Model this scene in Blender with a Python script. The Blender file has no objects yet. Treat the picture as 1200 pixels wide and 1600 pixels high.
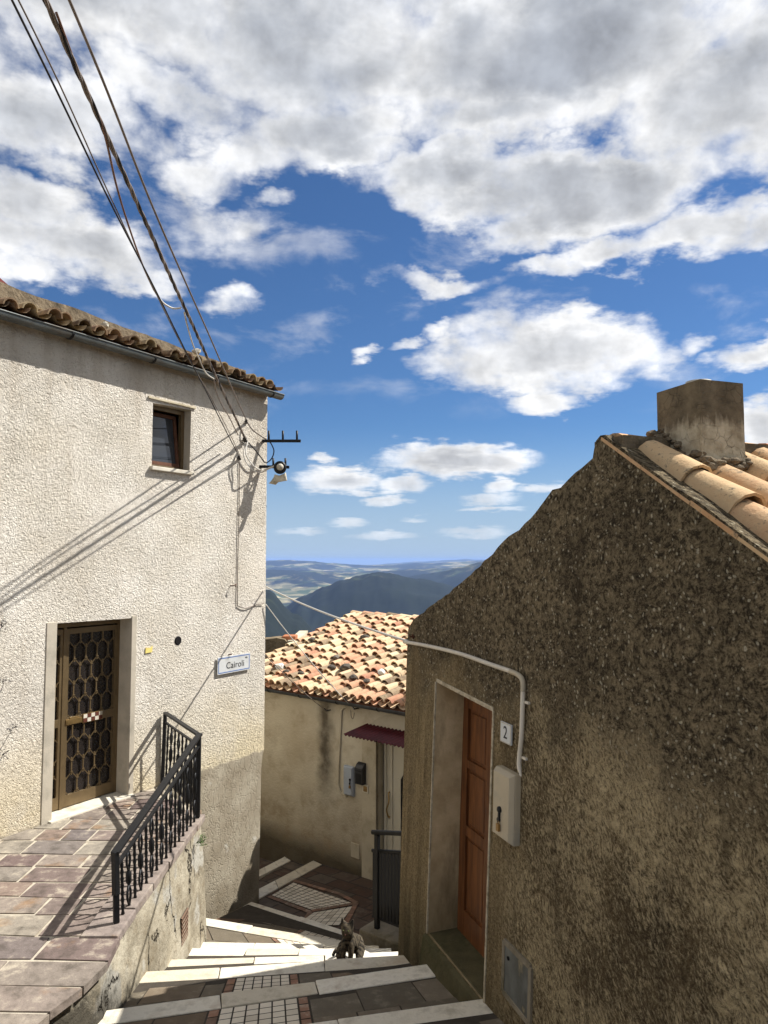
HAZE = 4.2e-5
EXPO = 0.9
SUN = 4.4
SKY = 0.05
SKYP = (1.0, 0.3, 3.0)
SKYT = (0.56, 0.80, 1.05)
HZC = (5.0, 6.4, 8.3)
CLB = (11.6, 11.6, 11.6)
CLG = (6.5, 6.7, 7.1)
import bpy, bmesh, math, random
import numpy as np
from mathutils import Vector, Matrix, noise as mnoise
from mathutils.geometry import tessellate_polygon
random.seed(7)
SC = bpy.context.scene
COL = SC.collection
V = Vector
rad = math.radians

# ------------------------------------------------------------------ camera
F = 1150.0; PITCH = math.atan(76.0 / F)
cam = bpy.data.cameras.new('camera'); camo = bpy.data.objects.new('camera', cam); COL.objects.link(camo)
cam.sensor_fit = 'VERTICAL'; cam.sensor_height = 32.0; cam.lens = F / 1600.0 * 32.0
cam.clip_start = 0.05; cam.clip_end = 200000.0
camo.rotation_euler = (math.pi / 2 + PITCH, 0, 0)
SC.camera = camo

def ray(px, py):
    u = (px - 600) / F; v = (800 - py) / F
    return V((u, math.cos(PITCH) - v * math.sin(PITCH), math.sin(PITCH) + v * math.cos(PITCH)))
def at_drop(px, py, d):
    r = ray(px, py); return r * (-d / r.z)
def at_plane(px, py, p0, n):
    r = ray(px, py); return r * (V(p0).dot(n) / r.dot(n))

class Fr:
    """a local frame: origin, along, up, out"""
    def __init__(s, o, ex, ey, ez):
        s.o = V(o); s.ex = V(ex).normalized(); s.ey = V(ey).normalized(); s.ez = V(ez).normalized()
    def p(s, a, b, c=0.0): return s.o + s.ex * a + s.ey * b + s.ez * c
    def st(s, px, py, c=0.0):
        q = at_plane(px, py, s.o + s.ez * c, s.ez) - s.o
        return q.dot(s.ex), q.dot(s.ey)
    def moved(s, a, b, c): return Fr(s.p(a, b, c), s.ex, s.ey, s.ez)
WORLD = Fr((0, 0, 0), (1, 0, 0), (0, 1, 0), (0, 0, 1))

# ------------------------------------------------------------------ mesh helpers
OFF = {}
class MB:
    def __init__(s): s.v = []; s.f = []; s.m = []; s.r = []; s.st = []; s.sm = []
    def vert(s, p, st=None):
        s.v.append(V(p)); s.st.append(tuple(st) if st is not None else tuple(p)); return len(s.v) - 1
    def face(s, idx, rnd=0.5, mat=0, smooth=False):
        s.f.append(list(idx)); s.r.append(rnd); s.m.append(mat); s.sm.append(smooth)
    def poly(s, pts, rnd=0.5, mat=0, sts=None):
        ids = [s.vert(p, None if sts is None else sts[i]) for i, p in enumerate(pts)]
        s.face(ids, rnd, mat)
    def box(s, fr, a, b, c, rnd=0.5, mat=0):
        ids = []
        for k in (0, 1):
            for j in (0, 1):
                for i in (0, 1):
                    q = (a[i], b[j], c[k]); ids.append(s.vert(fr.p(*q), q))
        for q in ((0, 2, 3, 1), (4, 5, 7, 6), (0, 1, 5, 4), (2, 6, 7, 3), (0, 4, 6, 2), (1, 3, 7, 5)):
            s.face([ids[i] for i in q], rnd, mat)
    def bar(s, p, q, w, h=None, up=(0, 0, 1), rnd=0.5, mat=0):
        p, q = V(p), V(q); h = h or w; d = (q - p); L = d.length; d.normalize()
        up = V(up); side = d.cross(up)
        if side.length < 1e-4: side = d.cross(V((1, 0, 0)))
        side.normalize(); u2 = side.cross(d).normalized()
        s.box(Fr(p, d, side, u2), (0, L), (-w / 2, w / 2), (-h / 2, h / 2), rnd, mat)
    def prism(s, fr, pts, c0, c1, rnd=0.5, mat=0):
        n = len(pts)
        A = [s.vert(fr.p(a, b, c0), (a, b, c0)) for a, b in pts]
        B = [s.vert(fr.p(a, b, c1), (a, b, c1)) for a, b in pts]
        s.face(A[::-1], rnd, mat); s.face(B, rnd, mat)
        for i in range(n):
            j = (i + 1) % n; s.face([A[i], A[j], B[j], B[i]], rnd, mat)
    def tube(s, path, r, n=8, rnd=0.5, mat=0, caps=True):
        path = [V(p) for p in path]; rr = r if isinstance(r, (list, tuple)) else [r] * len(path)
        rings = []; prev = None; L = 0
        for i, p in enumerate(path):
            if i == 0: t = path[1] - p
            elif i == len(path) - 1: t = p - path[i - 1]
            else: t = (path[i + 1] - p).normalized() + (p - path[i - 1]).normalized()
            if t.length < 1e-9: t = V((0, 0, 1))
            t.normalize()
            if prev is None:
                a = t.cross(V((0, 0, 1)))
                if a.length < 1e-3: a = t.cross(V((1, 0, 0)))
                a.normalize()
            else:
                a = prev - t * prev.dot(t); a.normalize()
            prev = a; b = t.cross(a)
            if i: L += (p - path[i - 1]).length
            rings.append([s.vert(p + (a * math.cos(2 * math.pi * k / n) + b * math.sin(2 * math.pi * k / n)) * rr[i], (L, k / n, rr[i])) for k in range(n)])
        for i in range(len(rings) - 1):
            for k in range(n):
                j = (k + 1) % n
                s.face([rings[i][k], rings[i][j], rings[i + 1][j], rings[i + 1][k]], rnd, mat, True)
        if caps:
            s.face(rings[0][::-1], rnd, mat); s.face(rings[-1], rnd, mat)
    def lathe(s, o, axis, prof, n=16, rnd=0.5, mat=0):
        ax = V(axis).normalized(); a = ax.cross(V((0, 0, 1)))
        if a.length < 1e-3: a = ax.cross(V((1, 0, 0)))
        a.normalize(); b = ax.cross(a); o = V(o); rings = []
        for (r, h) in prof:
            rings.append([s.vert(o + ax * h + (a * math.cos(2 * math.pi * k / n) + b * math.sin(2 * math.pi * k / n)) * max(r, 1e-4)) for k in range(n)])
        for i in range(len(rings) - 1):
            for k in range(n):
                j = (k + 1) % n; s.face([rings[i][k], rings[i][j], rings[i + 1][j], rings[i + 1][k]], rnd, mat, True)
        s.face(rings[0][::-1], rnd, mat); s.face(rings[-1], rnd, mat)
    def holed(s, fr, outer, holes, depth, reveal, mat=0, rmat=0, side_mat=None, jag=0.0):
        """a wall: outer polygon with openings in front, extruded back by depth, reveals of their own depth"""
        side_mat = mat if side_mat is None else side_mat
        loops = [[V((a, b, 0)) for a, b in outer]] + [[V((a, b, 0)) for a, b in h] for h in holes]
        flat = [q for l in loops for q in l]
        ids = [s.vert(fr.p(q.x, q.y, 0), (q.x, q.y, 0)) for q in flat]
        for t in tessellate_polygon(loops): s.face([ids[i] for i in t], 0.5, mat)
        n = len(outer)
        A = [s.vert(fr.p(a, b, 0), (a, b, 0)) for a, b in outer]
        B = [s.vert(fr.p(a, b, -depth), (a + depth, b, -depth)) for a, b in outer]
        for i in range(n):
            j = (i + 1) % n; s.face([A[i], B[i], B[j], A[j]], 0.5, side_mat)
        for t in tessellate_polygon([[V((a, b, 0)) for a, b in outer]]): s.face([B[i] for i in t], 0.5, side_mat)
        for h, dp in zip(holes, reveal):
            m = len(h)
            for i in range(m):
                j = (i + 1) % m
                q = [h[i], h[j]]
                s.poly([fr.p(q[0][0], q[0][1], 0), fr.p(q[1][0], q[1][1], 0), fr.p(q[1][0], q[1][1], -dp), fr.p(q[0][0], q[0][1], -dp)],
                       0.5, rmat, [(q[0][0], q[0][1], 0), (q[1][0], q[1][1], 0), (q[1][0] + .01, q[1][1], -dp), (q[0][0] + .01, q[0][1], -dp)])
    def build(s, name, mats, parent=None, bevel=0.0, smooth=None, fixn=True, weld=False):
        if not isinstance(mats, (list, tuple)): mats = [mats]
        if parent is not None: off = OFF[parent.name]
        else:
            xs = [p.x for p in s.v]; ys = [p.y for p in s.v]; zs = [p.z for p in s.v]
            off = V(((min(xs) + max(xs)) / 2, (min(ys) + max(ys)) / 2, min(zs)))
        me = bpy.data.meshes.new(name)
        me.from_pydata([tuple(p - off) for p in s.v], [], s.f)
        at = me.attributes.new('st', 'FLOAT_VECTOR', 'POINT'); at.data.foreach_set('vector', [c for q in s.st for c in q])
        at = me.attributes.new('rnd', 'FLOAT', 'FACE'); at.data.foreach_set('value', s.r)
        for m in mats: me.materials.append(m)
        me.polygons.foreach_set('material_index', s.m)
        me.polygons.foreach_set('use_smooth', s.sm if smooth is None else [smooth] * len(s.f))
        if fixn or bevel > 0 or weld:
            bm = bmesh.new(); bm.from_mesh(me)
            if weld or bevel > 0: bmesh.ops.remove_doubles(bm, verts=bm.verts, dist=1e-4)
            if fixn: bmesh.ops.recalc_face_normals(bm, faces=bm.faces)
            if bevel > 0:
                ed = [e for e in bm.edges if len(e.link_faces) == 2 and e.calc_face_angle(0) > 0.6]
                bmesh.ops.bevel(bm, geom=ed, offset=bevel, segments=2, profile=0.6, affect='EDGES', clamp_overlap=True)
            bm.to_mesh(me); bm.free()
        me.update()
        o = bpy.data.objects.new(name, me); COL.objects.link(o)
        if parent is not None: o.parent = parent
        else: o.location = off
        OFF[o.name] = off
        return o

def ring_frame(mb, fr, a0, a1, b0, b1, w, c0, c1):
    O = [(a0, b0), (a1, b0), (a1, b1), (a0, b1)]; I = [(a0 + w, b0 + w), (a1 - w, b0 + w), (a1 - w, b1 - w), (a0 + w, b1 - w)]
    ids = [[mb.vert(fr.p(a, b, c), (a, b, c)) for a, b in L] for L, c in ((O, c0), (I, c0), (I, c1), (O, c1))]
    for i in range(4):
        j = (i + 1) % 4
        for p, q in ((0, 1), (1, 2), (2, 3), (3, 0)): mb.face([ids[p][i], ids[p][j], ids[q][j], ids[q][i]])
def tag(o, label=None, cat=None, group=None, kind=None):
    if label: o['label'] = label
    if cat: o['category'] = cat
    if group: o['group'] = group
    if kind: o['kind'] = kind
    return o
def thing(name, label, cat, loc, group=None, kind=None):
    o = bpy.data.objects.new(name, None); COL.objects.link(o); o.location = loc; o.empty_display_size = 0.2
    OFF[o.name] = V(loc)
    return tag(o, label, cat, group, kind)
def spline(pts, n=10):
    pts = [V(p) for p in pts]; out = []
    for i in range(len(pts) - 1):
        p0 = pts[max(i - 1, 0)]; p1 = pts[i]; p2 = pts[i + 1]; p3 = pts[min(i + 2, len(pts) - 1)]
        for k in range(n):
            t = k / n
            out.append(0.5 * ((2 * p1) + (p2 - p0) * t + (2 * p0 - 5 * p1 + 4 * p2 - p3) * t * t + (3 * p1 - p0 - 3 * p2 + p3) * t ** 3))
    out.append(pts[-1]); return out
def text_part(body, size, fr, mat, parent, name='lettering', depth=0.002, sx=1.0, spacing=1.0):
    cu = bpy.data.curves.new(name, 'FONT'); cu.body = body; cu.size = size; cu.extrude = depth / 2
    cu.align_x = 'CENTER'; cu.align_y = 'CENTER'; cu.space_character = spacing
    t = bpy.data.objects.new(name, cu); COL.objects.link(t)
    dg = bpy.context.evaluated_depsgraph_get(); me = bpy.data.meshes.new_from_object(t.evaluated_get(dg))
    bpy.data.objects.remove(t); off = OFF[parent.name]
    for v in me.vertices: v.co = fr.p(v.co.x * sx, v.co.y, v.co.z + depth / 2) - off
    me.materials.clear(); me.materials.append(mat)
    o = bpy.data.objects.new(name, me); COL.objects.link(o); o.parent = parent; OFF[o.name] = off
    return o

# ------------------------------------------------------------------ material helpers
def lin(c):
    c = c / 255.0; return c / 12.92 if c <= 0.04045 else ((c + 0.055) / 1.055) ** 2.4
def C(r, g, b): return (lin(r), lin(g), lin(b), 1.0)
class G:
    def __init__(s, nt): s.nt = nt; s.nt.nodes.clear()
    def n(s, t, **kw):
        x = s.nt.nodes.new(t)
        for k, v in kw.items(): setattr(x, k, v)
        return x
    def put(s, sock, v):
        if isinstance(v, bpy.types.NodeSocket): s.nt.links.new(v, sock)
        elif v is not None:
            try: sock.default_value = v
            except Exception: sock.default_value = tuple(v)[:3]
    def m(s, op, a, b=None, c=None, clamp=False):
        x = s.n('ShaderNodeMath', operation=op, use_clamp=clamp)
        for i, v in enumerate((a, b, c)):
            if v is not None: s.put(x.inputs[i], v)
        return x.outputs[0]
    def vm(s, op, a, b=None, out=0):
        x = s.n('ShaderNodeVectorMath', operation=op); s.put(x.inputs[0], a)
        if b is not None: s.put(x.inputs[3 if op == 'SCALE' else 1], b)
        return x.outputs[1] if op in ('LENGTH', 'DOT_PRODUCT', 'DISTANCE') else x.outputs[0]
    def mix(s, f, a, b, blend='MIX'):
        x = s.n('ShaderNodeMix', data_type='RGBA', blend_type=blend); s.put(x.inputs[0], f); s.put(x.inputs[6], a); s.put(x.inputs[7], b)
        return x.outputs[2]
    def attr(s, name, out='Vector'):
        return s.n('ShaderNodeAttribute', attribute_name=name).outputs[out]
    def noise(s, v, scale=5, detail=4, rough=.5, dist=0, out=0, dim='3D'):
        x = s.n('ShaderNodeTexNoise', noise_dimensions=dim); s.put(x.inputs['Vector'], v); s.put(x.inputs['Scale'], scale)
        x.inputs['Detail'].default_value = detail; x.inputs['Roughness'].default_value = rough; x.inputs['Distortion'].default_value = dist
        return x.outputs[out]
    def vor(s, v, scale=5, feature='F1', out='Distance', rnd=1.0):
        x = s.n('ShaderNodeTexVoronoi', feature=feature); s.put(x.inputs['Vector'], v); x.inputs['Scale'].default_value = scale
        x.inputs['Randomness'].default_value = rnd
        return x.outputs[out]
    def sep(s, v):
        x = s.n('ShaderNodeSeparateXYZ'); s.put(x.inputs[0], v); return x.outputs
    def comb(s, a, b, c=0.0):
        x = s.n('ShaderNodeCombineXYZ'); s.put(x.inputs[0], a); s.put(x.inputs[1], b); s.put(x.inputs[2], c); return x.outputs[0]
    def rng(s, v, a, b, c=0.0, d=1.0, smooth=False):
        x = s.n('ShaderNodeMapRange'); x.clamp = True
        if smooth: x.interpolation_type = 'SMOOTHSTEP'
        s.put(x.inputs[0], v); s.put(x.inputs[1], a); s.put(x.inputs[2], b); s.put(x.inputs[3], c); s.put(x.inputs[4], d); return x.outputs[0]
    def ramp(s, f, stops, interp='LINEAR'):
        x = s.n('ShaderNodeValToRGB'); cr = x.color_ramp; cr.interpolation = interp
        while len(cr.elements) < len(stops): cr.elements.new(0.5)
        for e, (p, c) in zip(cr.elements, stops): e.position = p; e.color = c
        s.put(x.inputs[0], f); return x.outputs[0]
    def bump(s, h, dist=.01, strength=1.0, normal=None):
        x = s.n('ShaderNodeBump'); x.inputs['Strength'].default_value = strength; x.inputs['Distance'].default_value = dist
        s.put(x.inputs['Height'], h)
        if normal is not None: s.put(x.inputs['Normal'], normal)
        return x.outputs[0]
    def out(s, color, rough=.8, normal=None, metal=0.0, spec=0.3, **kw):
        b = s.n('ShaderNodeBsdfPrincipled'); o = s.n('ShaderNodeOutputMaterial')
        s.put(b.inputs['Base Color'], color); s.put(b.inputs['Roughness'], rough); s.put(b.inputs['Metallic'], metal); s.put(b.inputs['Specular IOR Level'], spec)
        if normal is not None: s.put(b.inputs['Normal'], normal)
        for k, v in kw.items(): s.put(b.inputs[k], v)
        s.nt.links.new(b.outputs[0], o.inputs[0]); return b
def mat(name):
    m = bpy.data.materials.new(name); m.use_nodes = True
    return m, G(m.node_tree)
def sc3(g, v, x, y, z=1.0): return g.vm('MULTIPLY', v, (x, y, z))

MAT = {}
def simple(name, col, rough=.6, metal=0.0, spec=.3, var=.18, scale=8, bump=0.0, bscale=60, dirt=None, obj=True):
    m, g = mat(name)
    co = g.n('ShaderNodeTexCoord').outputs['Object']
    n1 = g.noise(co, scale, 5, .6)
    f = g.rng(n1, .3, .7, 1 - var, 1 + var)
    c = g.vm('SCALE', col[:3], f)
    if dirt: c = g.mix(g.rng(g.noise(co, scale * .6, 6, .65), .5, .72), c, dirt)
    nm = g.bump(g.noise(co, bscale, 4, .6), bump) if bump else None
    g.out(c, rough, nm, metal, spec); MAT[name] = m; return m

simple('black_iron', (.008, .008, .0085, 1), .5, 0.0, .3, .25, 30, .0006, 200)
simple('gutter_metal', C(100, 103, 100), .5, .6, .5, .2, 6, 0, 60, C(95, 85, 72))
simple('dark_gutter', C(82, 84, 84), .55, .4, .5, .2, 6, 0, 60, C(60, 58, 54))
simple('cable_grey', C(120, 108, 98), .6, 0, .3, .25, 12)
simple('cable_black', C(38, 34, 32), .6, 0, .3, .25, 12)
simple('cable_white', C(205, 200, 190), .5, 0, .3, .1, 12)
simple('cable_brown', C(120, 88, 70), .6, 0, .3, .2, 12)
simple('white_plastic', C(208, 198, 180), .5, 0, .4, .06, 6, 0, 60, C(180, 172, 158))
simple('grey_plastic', C(180, 166, 140), .5, 0, .4, .06, 5, 0, 60, C(150, 145, 132))
simple('blue_grey_box', C(170, 176, 182), .5, 0, .4, .06, 5, 0, 60, C(150, 150, 148))
simple('cream_pvc', C(214, 206, 184), .35, 0, .5, .03, 3)
simple('mailbox_black', (.018, .018, .02, 1), .4, 0, .5, .2, 20)
simple('brass', C(176, 146, 96), .35, .8, .5, .12, 15, 0, 60, C(120, 95, 60))
simple('bronze_alu', C(116, 98, 70), .42, .5, .5, .14, 10, 0, 60, C(110, 92, 66))
simple('door_surround_grey', C(182, 172, 154), .85, 0, .2, .08, 4, .002, 80, C(150, 143, 128))
simple('pale_plaster', C(196, 184, 158), .9, 0, .2, .1, 3, .003, 60, C(150, 134, 104))
simple('lettering_black', (.02, .02, .022, 1), .6)
simple('sign_enamel', C(204, 205, 202), .3, 0, .5, .05, 6, 0, 60, C(180, 178, 170))
simple('sign_blue', C(66, 104, 168), .35, 0, .5, .08, 8)
simple('yellow_sticker', C(226, 205, 120), .6, 0, .3, .1, 30)
simple('dark_hole', (.006, .004, .004, 1), .95)
simple('rusty', C(90, 48, 34), .8, .2, .3, .3, 30, .001)
simple('padlock_brass', C(150, 118, 70), .4, .6, .5, .1, 20)
simple('marble_sill', C(206, 198, 180), .6, 0, .3, .1, 6, .0015, 50, C(165, 150, 125))
simple('awning_red', C(82, 22, 28), .5, 0, .35, .2, 9, 0, 60, C(60, 20, 24))
simple('cat_eye', C(86, 88, 44), .15, 0, .6, .1, 5)
simple('red_petal', C(170, 20, 30), .5)
simple('teal_scrap', C(60, 130, 130), .5)
simple('arris', C(178, 166, 142), .9, 0, .2, .3, 22, .004, 60, C(120, 106, 82))
simple('dry_leaf', C(50, 32, 22), .8, 0, .2, .4, 40)
simple('cloth_cream', C(206, 196, 172), .9, 0, .1, .1, 12, .004, 20, C(150, 132, 104))
simple('roof_concrete', C(122, 108, 88), .95, 0, .1, .3, 9, .02, 26, C(70, 62, 50))
simple('wood_beam', C(90, 60, 44), .8, 0, .2, .3, 12, .003)
simple('red_flashing', C(110, 40, 32), .6, .1, .3, .2, 10)
simple('rear_wall', C(128, 112, 88), .95, 0, .1, .3, 3, .03, 14, C(80, 70, 55))
simple('brick', C(168, 110, 78), .9, 0, .1, .2, 10, .006, 30)
simple('dark_glass', (.012, .013, .015, 1), .06, 0, .6, .1, 3)
simple('rope_glass', (.02, .016, .014, 1), .25, 0, .5, .3, 60)
simple('flue_white', C(178, 170, 152), .7, 0, .3, .1, 8)

def m_glass_pane():
    m, g = mat('window_glass'); g.out((.03, .034, .04, 1), .03, None, 0, .7); MAT['window_glass'] = m
m_glass_pane()

def m_left_stucco():
    m, g = mat('left_stucco'); st = g.attr('st')
    d = g.noise(st, 20, 2, .5, 0, 1)
    dv = g.vm('ADD', st, g.vm('SCALE', g.vm('SUBTRACT', d, (.5, .5, .5)), .06))
    a = g.noise(dv, 25, 3, .55, .6)
    ridge = g.m('SUBTRACT', 1.0, g.m('MULTIPLY', g.m('ABSOLUTE', g.m('SUBTRACT', a, .5)), 5.0), None, True)
    b = g.noise(dv, 66, 4, .68)
    vo = g.vor(dv, 38, 'SMOOTH_F1')
    h = g.m('ADD', g.m('MULTIPLY', ridge, .5), g.m('ADD', g.m('MULTIPLY', b, 1.1), g.m('MULTIPLY', vo, -.6)))
    x, y, z = g.sep(st)
    big = g.noise(st, .9, 5, .6)
    streak = g.noise(sc3(g, st, 5, .35, 5), 1.0, 5, .6)
    c = g.mix(g.rng(big, .35, .7), C(234, 226, 212), C(214, 203, 184))
    c = g.mix(g.m('MULTIPLY', g.rng(streak, .55, .74), .35), c, C(182, 166, 144))
    c = g.mix(g.m('MULTIPLY', g.m('MULTIPLY', g.rng(y, 4.4, 5.3), g.rng(streak, .4, .6, .3, 1)), .35), c, C(168, 148, 120))
    c = g.mix(g.m('MULTIPLY', g.rng(y, 1.1, .05), g.rng(big, .3, .55, .25, .7)), c, C(222, 203, 160))
    c = g.mix(g.m('MULTIPLY', g.rng(g.noise(st, 5, 5, .7), .62, .75), .35), c, C(160, 136, 104))
    # hollows of the relief take a darker tone
    c = g.mix(g.m('MULTIPLY', g.rng(h, .55, .2), .3), c, C(150, 132, 104))
    # bare grey render below the terrace level
    edge = g.m('ADD', g.m('MULTIPLY', g.m('SUBTRACT', g.noise(sc3(g, st, 3, 3), 2.0, 4, .6), .5), .14), y)
    low = g.rng(edge, .03, .0)
    gn = g.noise(st, 2.2, 6, .65)
    gc = g.mix(g.rng(gn, .3, .7), C(176, 166, 146), C(140, 128, 108))
    gc = g.mix(g.m('MULTIPLY', g.rng(y, -1.55, -2.1), g.rng(gn, .3, .6, .3, 1)), gc, C(108, 96, 76))
    gc = g.mix(g.rng(g.noise(st, 3.1, 3, .5), .68, .78), gc, C(205, 200, 188))
    scr = g.vor(g.vm('ADD', sc3(g, st, 9, 4.5), g.vm('SCALE', d, 1.2)), 1.0, 'DISTANCE_TO_EDGE')
    lines = g.rng(scr, .0, .07, 0, 1)
    lowh = g.m('ADD', g.m('MULTIPLY', lines, .5), g.m('MULTIPLY', g.noise(st, 60, 4, .7), .6))
    c = g.mix(low, c, gc)
    h = g.m('MULTIPLY', h, g.rng(g.noise(st, 1.3, 4, .6), .3, .65, .55, 1.15))
    n1 = g.bump(h, .024, 1.0); n2 = g.bump(lowh, .012, .9)
    x2 = g.n('ShaderNodeMix', data_type='VECTOR'); g.put(x2.inputs[0], low); g.put(x2.inputs[4], n1); g.put(x2.inputs[5], n2)
    g.out(c, .92, x2.outputs[1], 0, .15); MAT['left_stucco'] = m
m_left_stucco()

def m_right_stucco():
    m, g = mat('right_stucco'); st = g.attr('st'); x, y, z = g.sep(st)
    d = g.noise(st, 6, 3, .5, 0, 1)
    dv = g.vm('ADD', st, g.vm('SCALE', g.vm('SUBTRACT', d, (.5, .5, .5)), .10))
    rot = g.n('ShaderNodeVectorRotate', rotation_type='Z_AXIS'); g.put(rot.inputs['Vector'], dv); rot.inputs['Angle'].default_value = rad(34)
    a = g.noise(sc3(g, rot.outputs[0], 62, 27, 50), 1.0, 6, .68)          # trowel ridges leaning to one side
    b = g.noise(dv, 85, 4, .72); e = g.noise(dv, 24, 5, .68)
    big = g.noise(st, .95, 5, .6); mid = g.noise(st, 3.2, 6, .68); wl = g.noise(st, 1.5, 4, .6)
    upper = g.rng(g.m('ADD', y, g.m('MULTIPLY', g.m('SUBTRACT', wl, .5), 2.4)), 1.75, 2.25)
    # worn lower wall: pale ridges over dark hollows, in drifting patches
    frac = g.rng(g.m('ADD', big, g.m('MULTIPLY', g.m('SUBTRACT', mid, .5), .7)), .36, .64)
    thr = g.m('SUBTRACT', .60, g.m('MULTIPLY', frac, .20))
    ridge = g.rng(g.m('ADD', a, g.m('MULTIPLY', g.m('SUBTRACT', b, .5), .35)), g.m('SUBTRACT', thr, .09), g.m('ADD', thr, .12))
    tan = g.mix(g.rng(e, .35, .65), C(214, 193, 152), C(172, 152, 115)); drk = g.mix(g.rng(mid, .35, .65), C(112, 95, 69), C(68, 57, 42))
    lowc = g.mix(ridge, drk, tan)
    # crusted upper wall
    upc = g.mix(g.rng(g.m('ADD', e, g.m('MULTIPLY', g.m('SUBTRACT', b, .5), .7)), .40, .60), C(64, 55, 42), C(150, 133, 104)); upc = g.mix(g.m('MULTIPLY', g.rng(mid, .44, .66), .7), upc, C(58, 50, 38))
    upc = g.mix(g.m('MULTIPLY', g.m('MULTIPLY', g.rng(big, .48, .62), g.rng(e, .42, .58)), .65), upc, C(164, 146, 114))
    c = g.mix(upper, lowc, upc)
    # smoother brown render round the doorway
    nearD = g.rng(g.m('ADD', x, g.m('MULTIPLY', g.m('SUBTRACT', wl, .5), .8)), -1.45, -1.1)
    streak = g.noise(sc3(g, st, 7, .6, 7), 1.0, 5, .65)
    dc = g.mix(g.rng(streak, .36, .64), C(176, 154, 114), C(112, 94, 66)); dc = g.mix(g.m('MULTIPLY', g.rng(b, .5, .7), .5), dc, C(78, 66, 48))
    dc = g.mix(g.m('MULTIPLY', g.rng(mid, .54, .68), .7), dc, C(70, 60, 44))
    c = g.mix(g.m('MULTIPLY', g.m('MULTIPLY', nearD, g.m('SUBTRACT', 1.0, upper)), .8), c, dc)
    # exposed pale pebbles, in drifts
    pv = g.n('ShaderNodeTexVoronoi', feature='F1'); g.put(pv.inputs['Vector'], dv); pv.inputs['Scale'].default_value = 34
    rs = g.sep(pv.outputs['Color'])[0]
    cl = g.noise(g.vm('ADD', st, (5, 2, 0)), 1.9, 5, .65)
    pm = g.m('MULTIPLY', g.rng(pv.outputs['Distance'], g.m('ADD', .20, g.m('MULTIPLY', rs, .16)), g.m('ADD', .12, g.m('MULTIPLY', rs, .12))), g.rng(g.m('ADD', rs, g.m('MULTIPLY', g.m('SUBTRACT', cl, .5), 2.6)), .60, .68))
    pm = g.m('MULTIPLY', pm, g.rng(upper, .1, .6))
    c = g.mix(g.m('MULTIPLY', pm, .9), c, C(206, 194, 166))
    # grain, darker foot, dark runs
    sp = g.noise(dv, 62, 4, .85)
    c = g.mix(g.m('MULTIPLY', g.rng(sp, .53, .68), .4), c, C(206, 188, 150)); c = g.mix(g.m('MULTIPLY', g.rng(sp, .48, .33), .8), c, C(40, 34, 26))
    run = g.m('MULTIPLY', g.rng(g.noise(sc3(g, st, 3.4, .45, 3), 1.0, 5, .6), .58, .68), .55)
    c = g.mix(run, c, C(58, 49, 36))
    c = g.mix(g.m('MULTIPLY', g.rng(y, .30, -.30), .65), c, C(64, 60, 40))
    h = g.m('ADD', g.m('MULTIPLY', a, .9), g.m('ADD', g.m('MULTIPLY', b, .45), g.m('ADD', g.m('MULTIPLY', e, .7), g.m('ADD', g.m('MULTIPLY', sp, .4), g.m('MULTIPLY', pm, .5)))))
    g.out(c, .95, g.bump(h, .035, 1.0), 0, .1); MAT['right_stucco'] = m
m_right_stucco()

def m_mid_stucco():
    m, g = mat('middle_stucco'); st = g.attr('st'); x, y, z = g.sep(st)
    big = g.noise(st, .9, 6, .6); mid = g.noise(st, 3.0, 6, .65)
    c = g.mix(g.rng(big, .32, .68), C(212, 202, 178), C(184, 170, 144))
    c = g.mix(g.m('MULTIPLY', g.rng(mid, .5, .7), .45), c, C(150, 130, 100))
    # the dark run below the eaves, a stain of its own
    wob = g.m('MULTIPLY', g.m('SUBTRACT', g.noise(sc3(g, st, 2, 3), 1.2, 4, .6), .5), .35)
    sx = g.m('ABSOLUTE', g.m('SUBTRACT', g.m('ADD', x, wob), 1.84))
    run = g.m('MULTIPLY', g.rng(sx, .24, .05), g.m('MULTIPLY', g.rng(y, .75, 1.25), g.rng(mid, .3, .6, .5, 1)))
    c = g.mix(g.m('MULTIPLY', run, .8), c, C(66, 58, 46))
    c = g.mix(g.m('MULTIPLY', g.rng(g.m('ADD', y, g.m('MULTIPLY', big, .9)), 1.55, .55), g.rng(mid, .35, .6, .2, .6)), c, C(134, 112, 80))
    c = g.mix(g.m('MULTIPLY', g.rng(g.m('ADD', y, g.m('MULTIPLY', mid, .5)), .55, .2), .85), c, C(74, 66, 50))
    c = g.mix(g.rng(g.noise(st, 2.1, 5, .7), .66, .74), c, C(196, 184, 156))
    h = g.m('ADD', g.noise(st, 26, 5, .65), g.m('MULTIPLY', g.noise(st, 3, 3, .5), 2.0))
    g.out(c, .92, g.bump(h, .012, .8), 0, .12); MAT['middle_stucco'] = m
m_mid_stucco()

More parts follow.
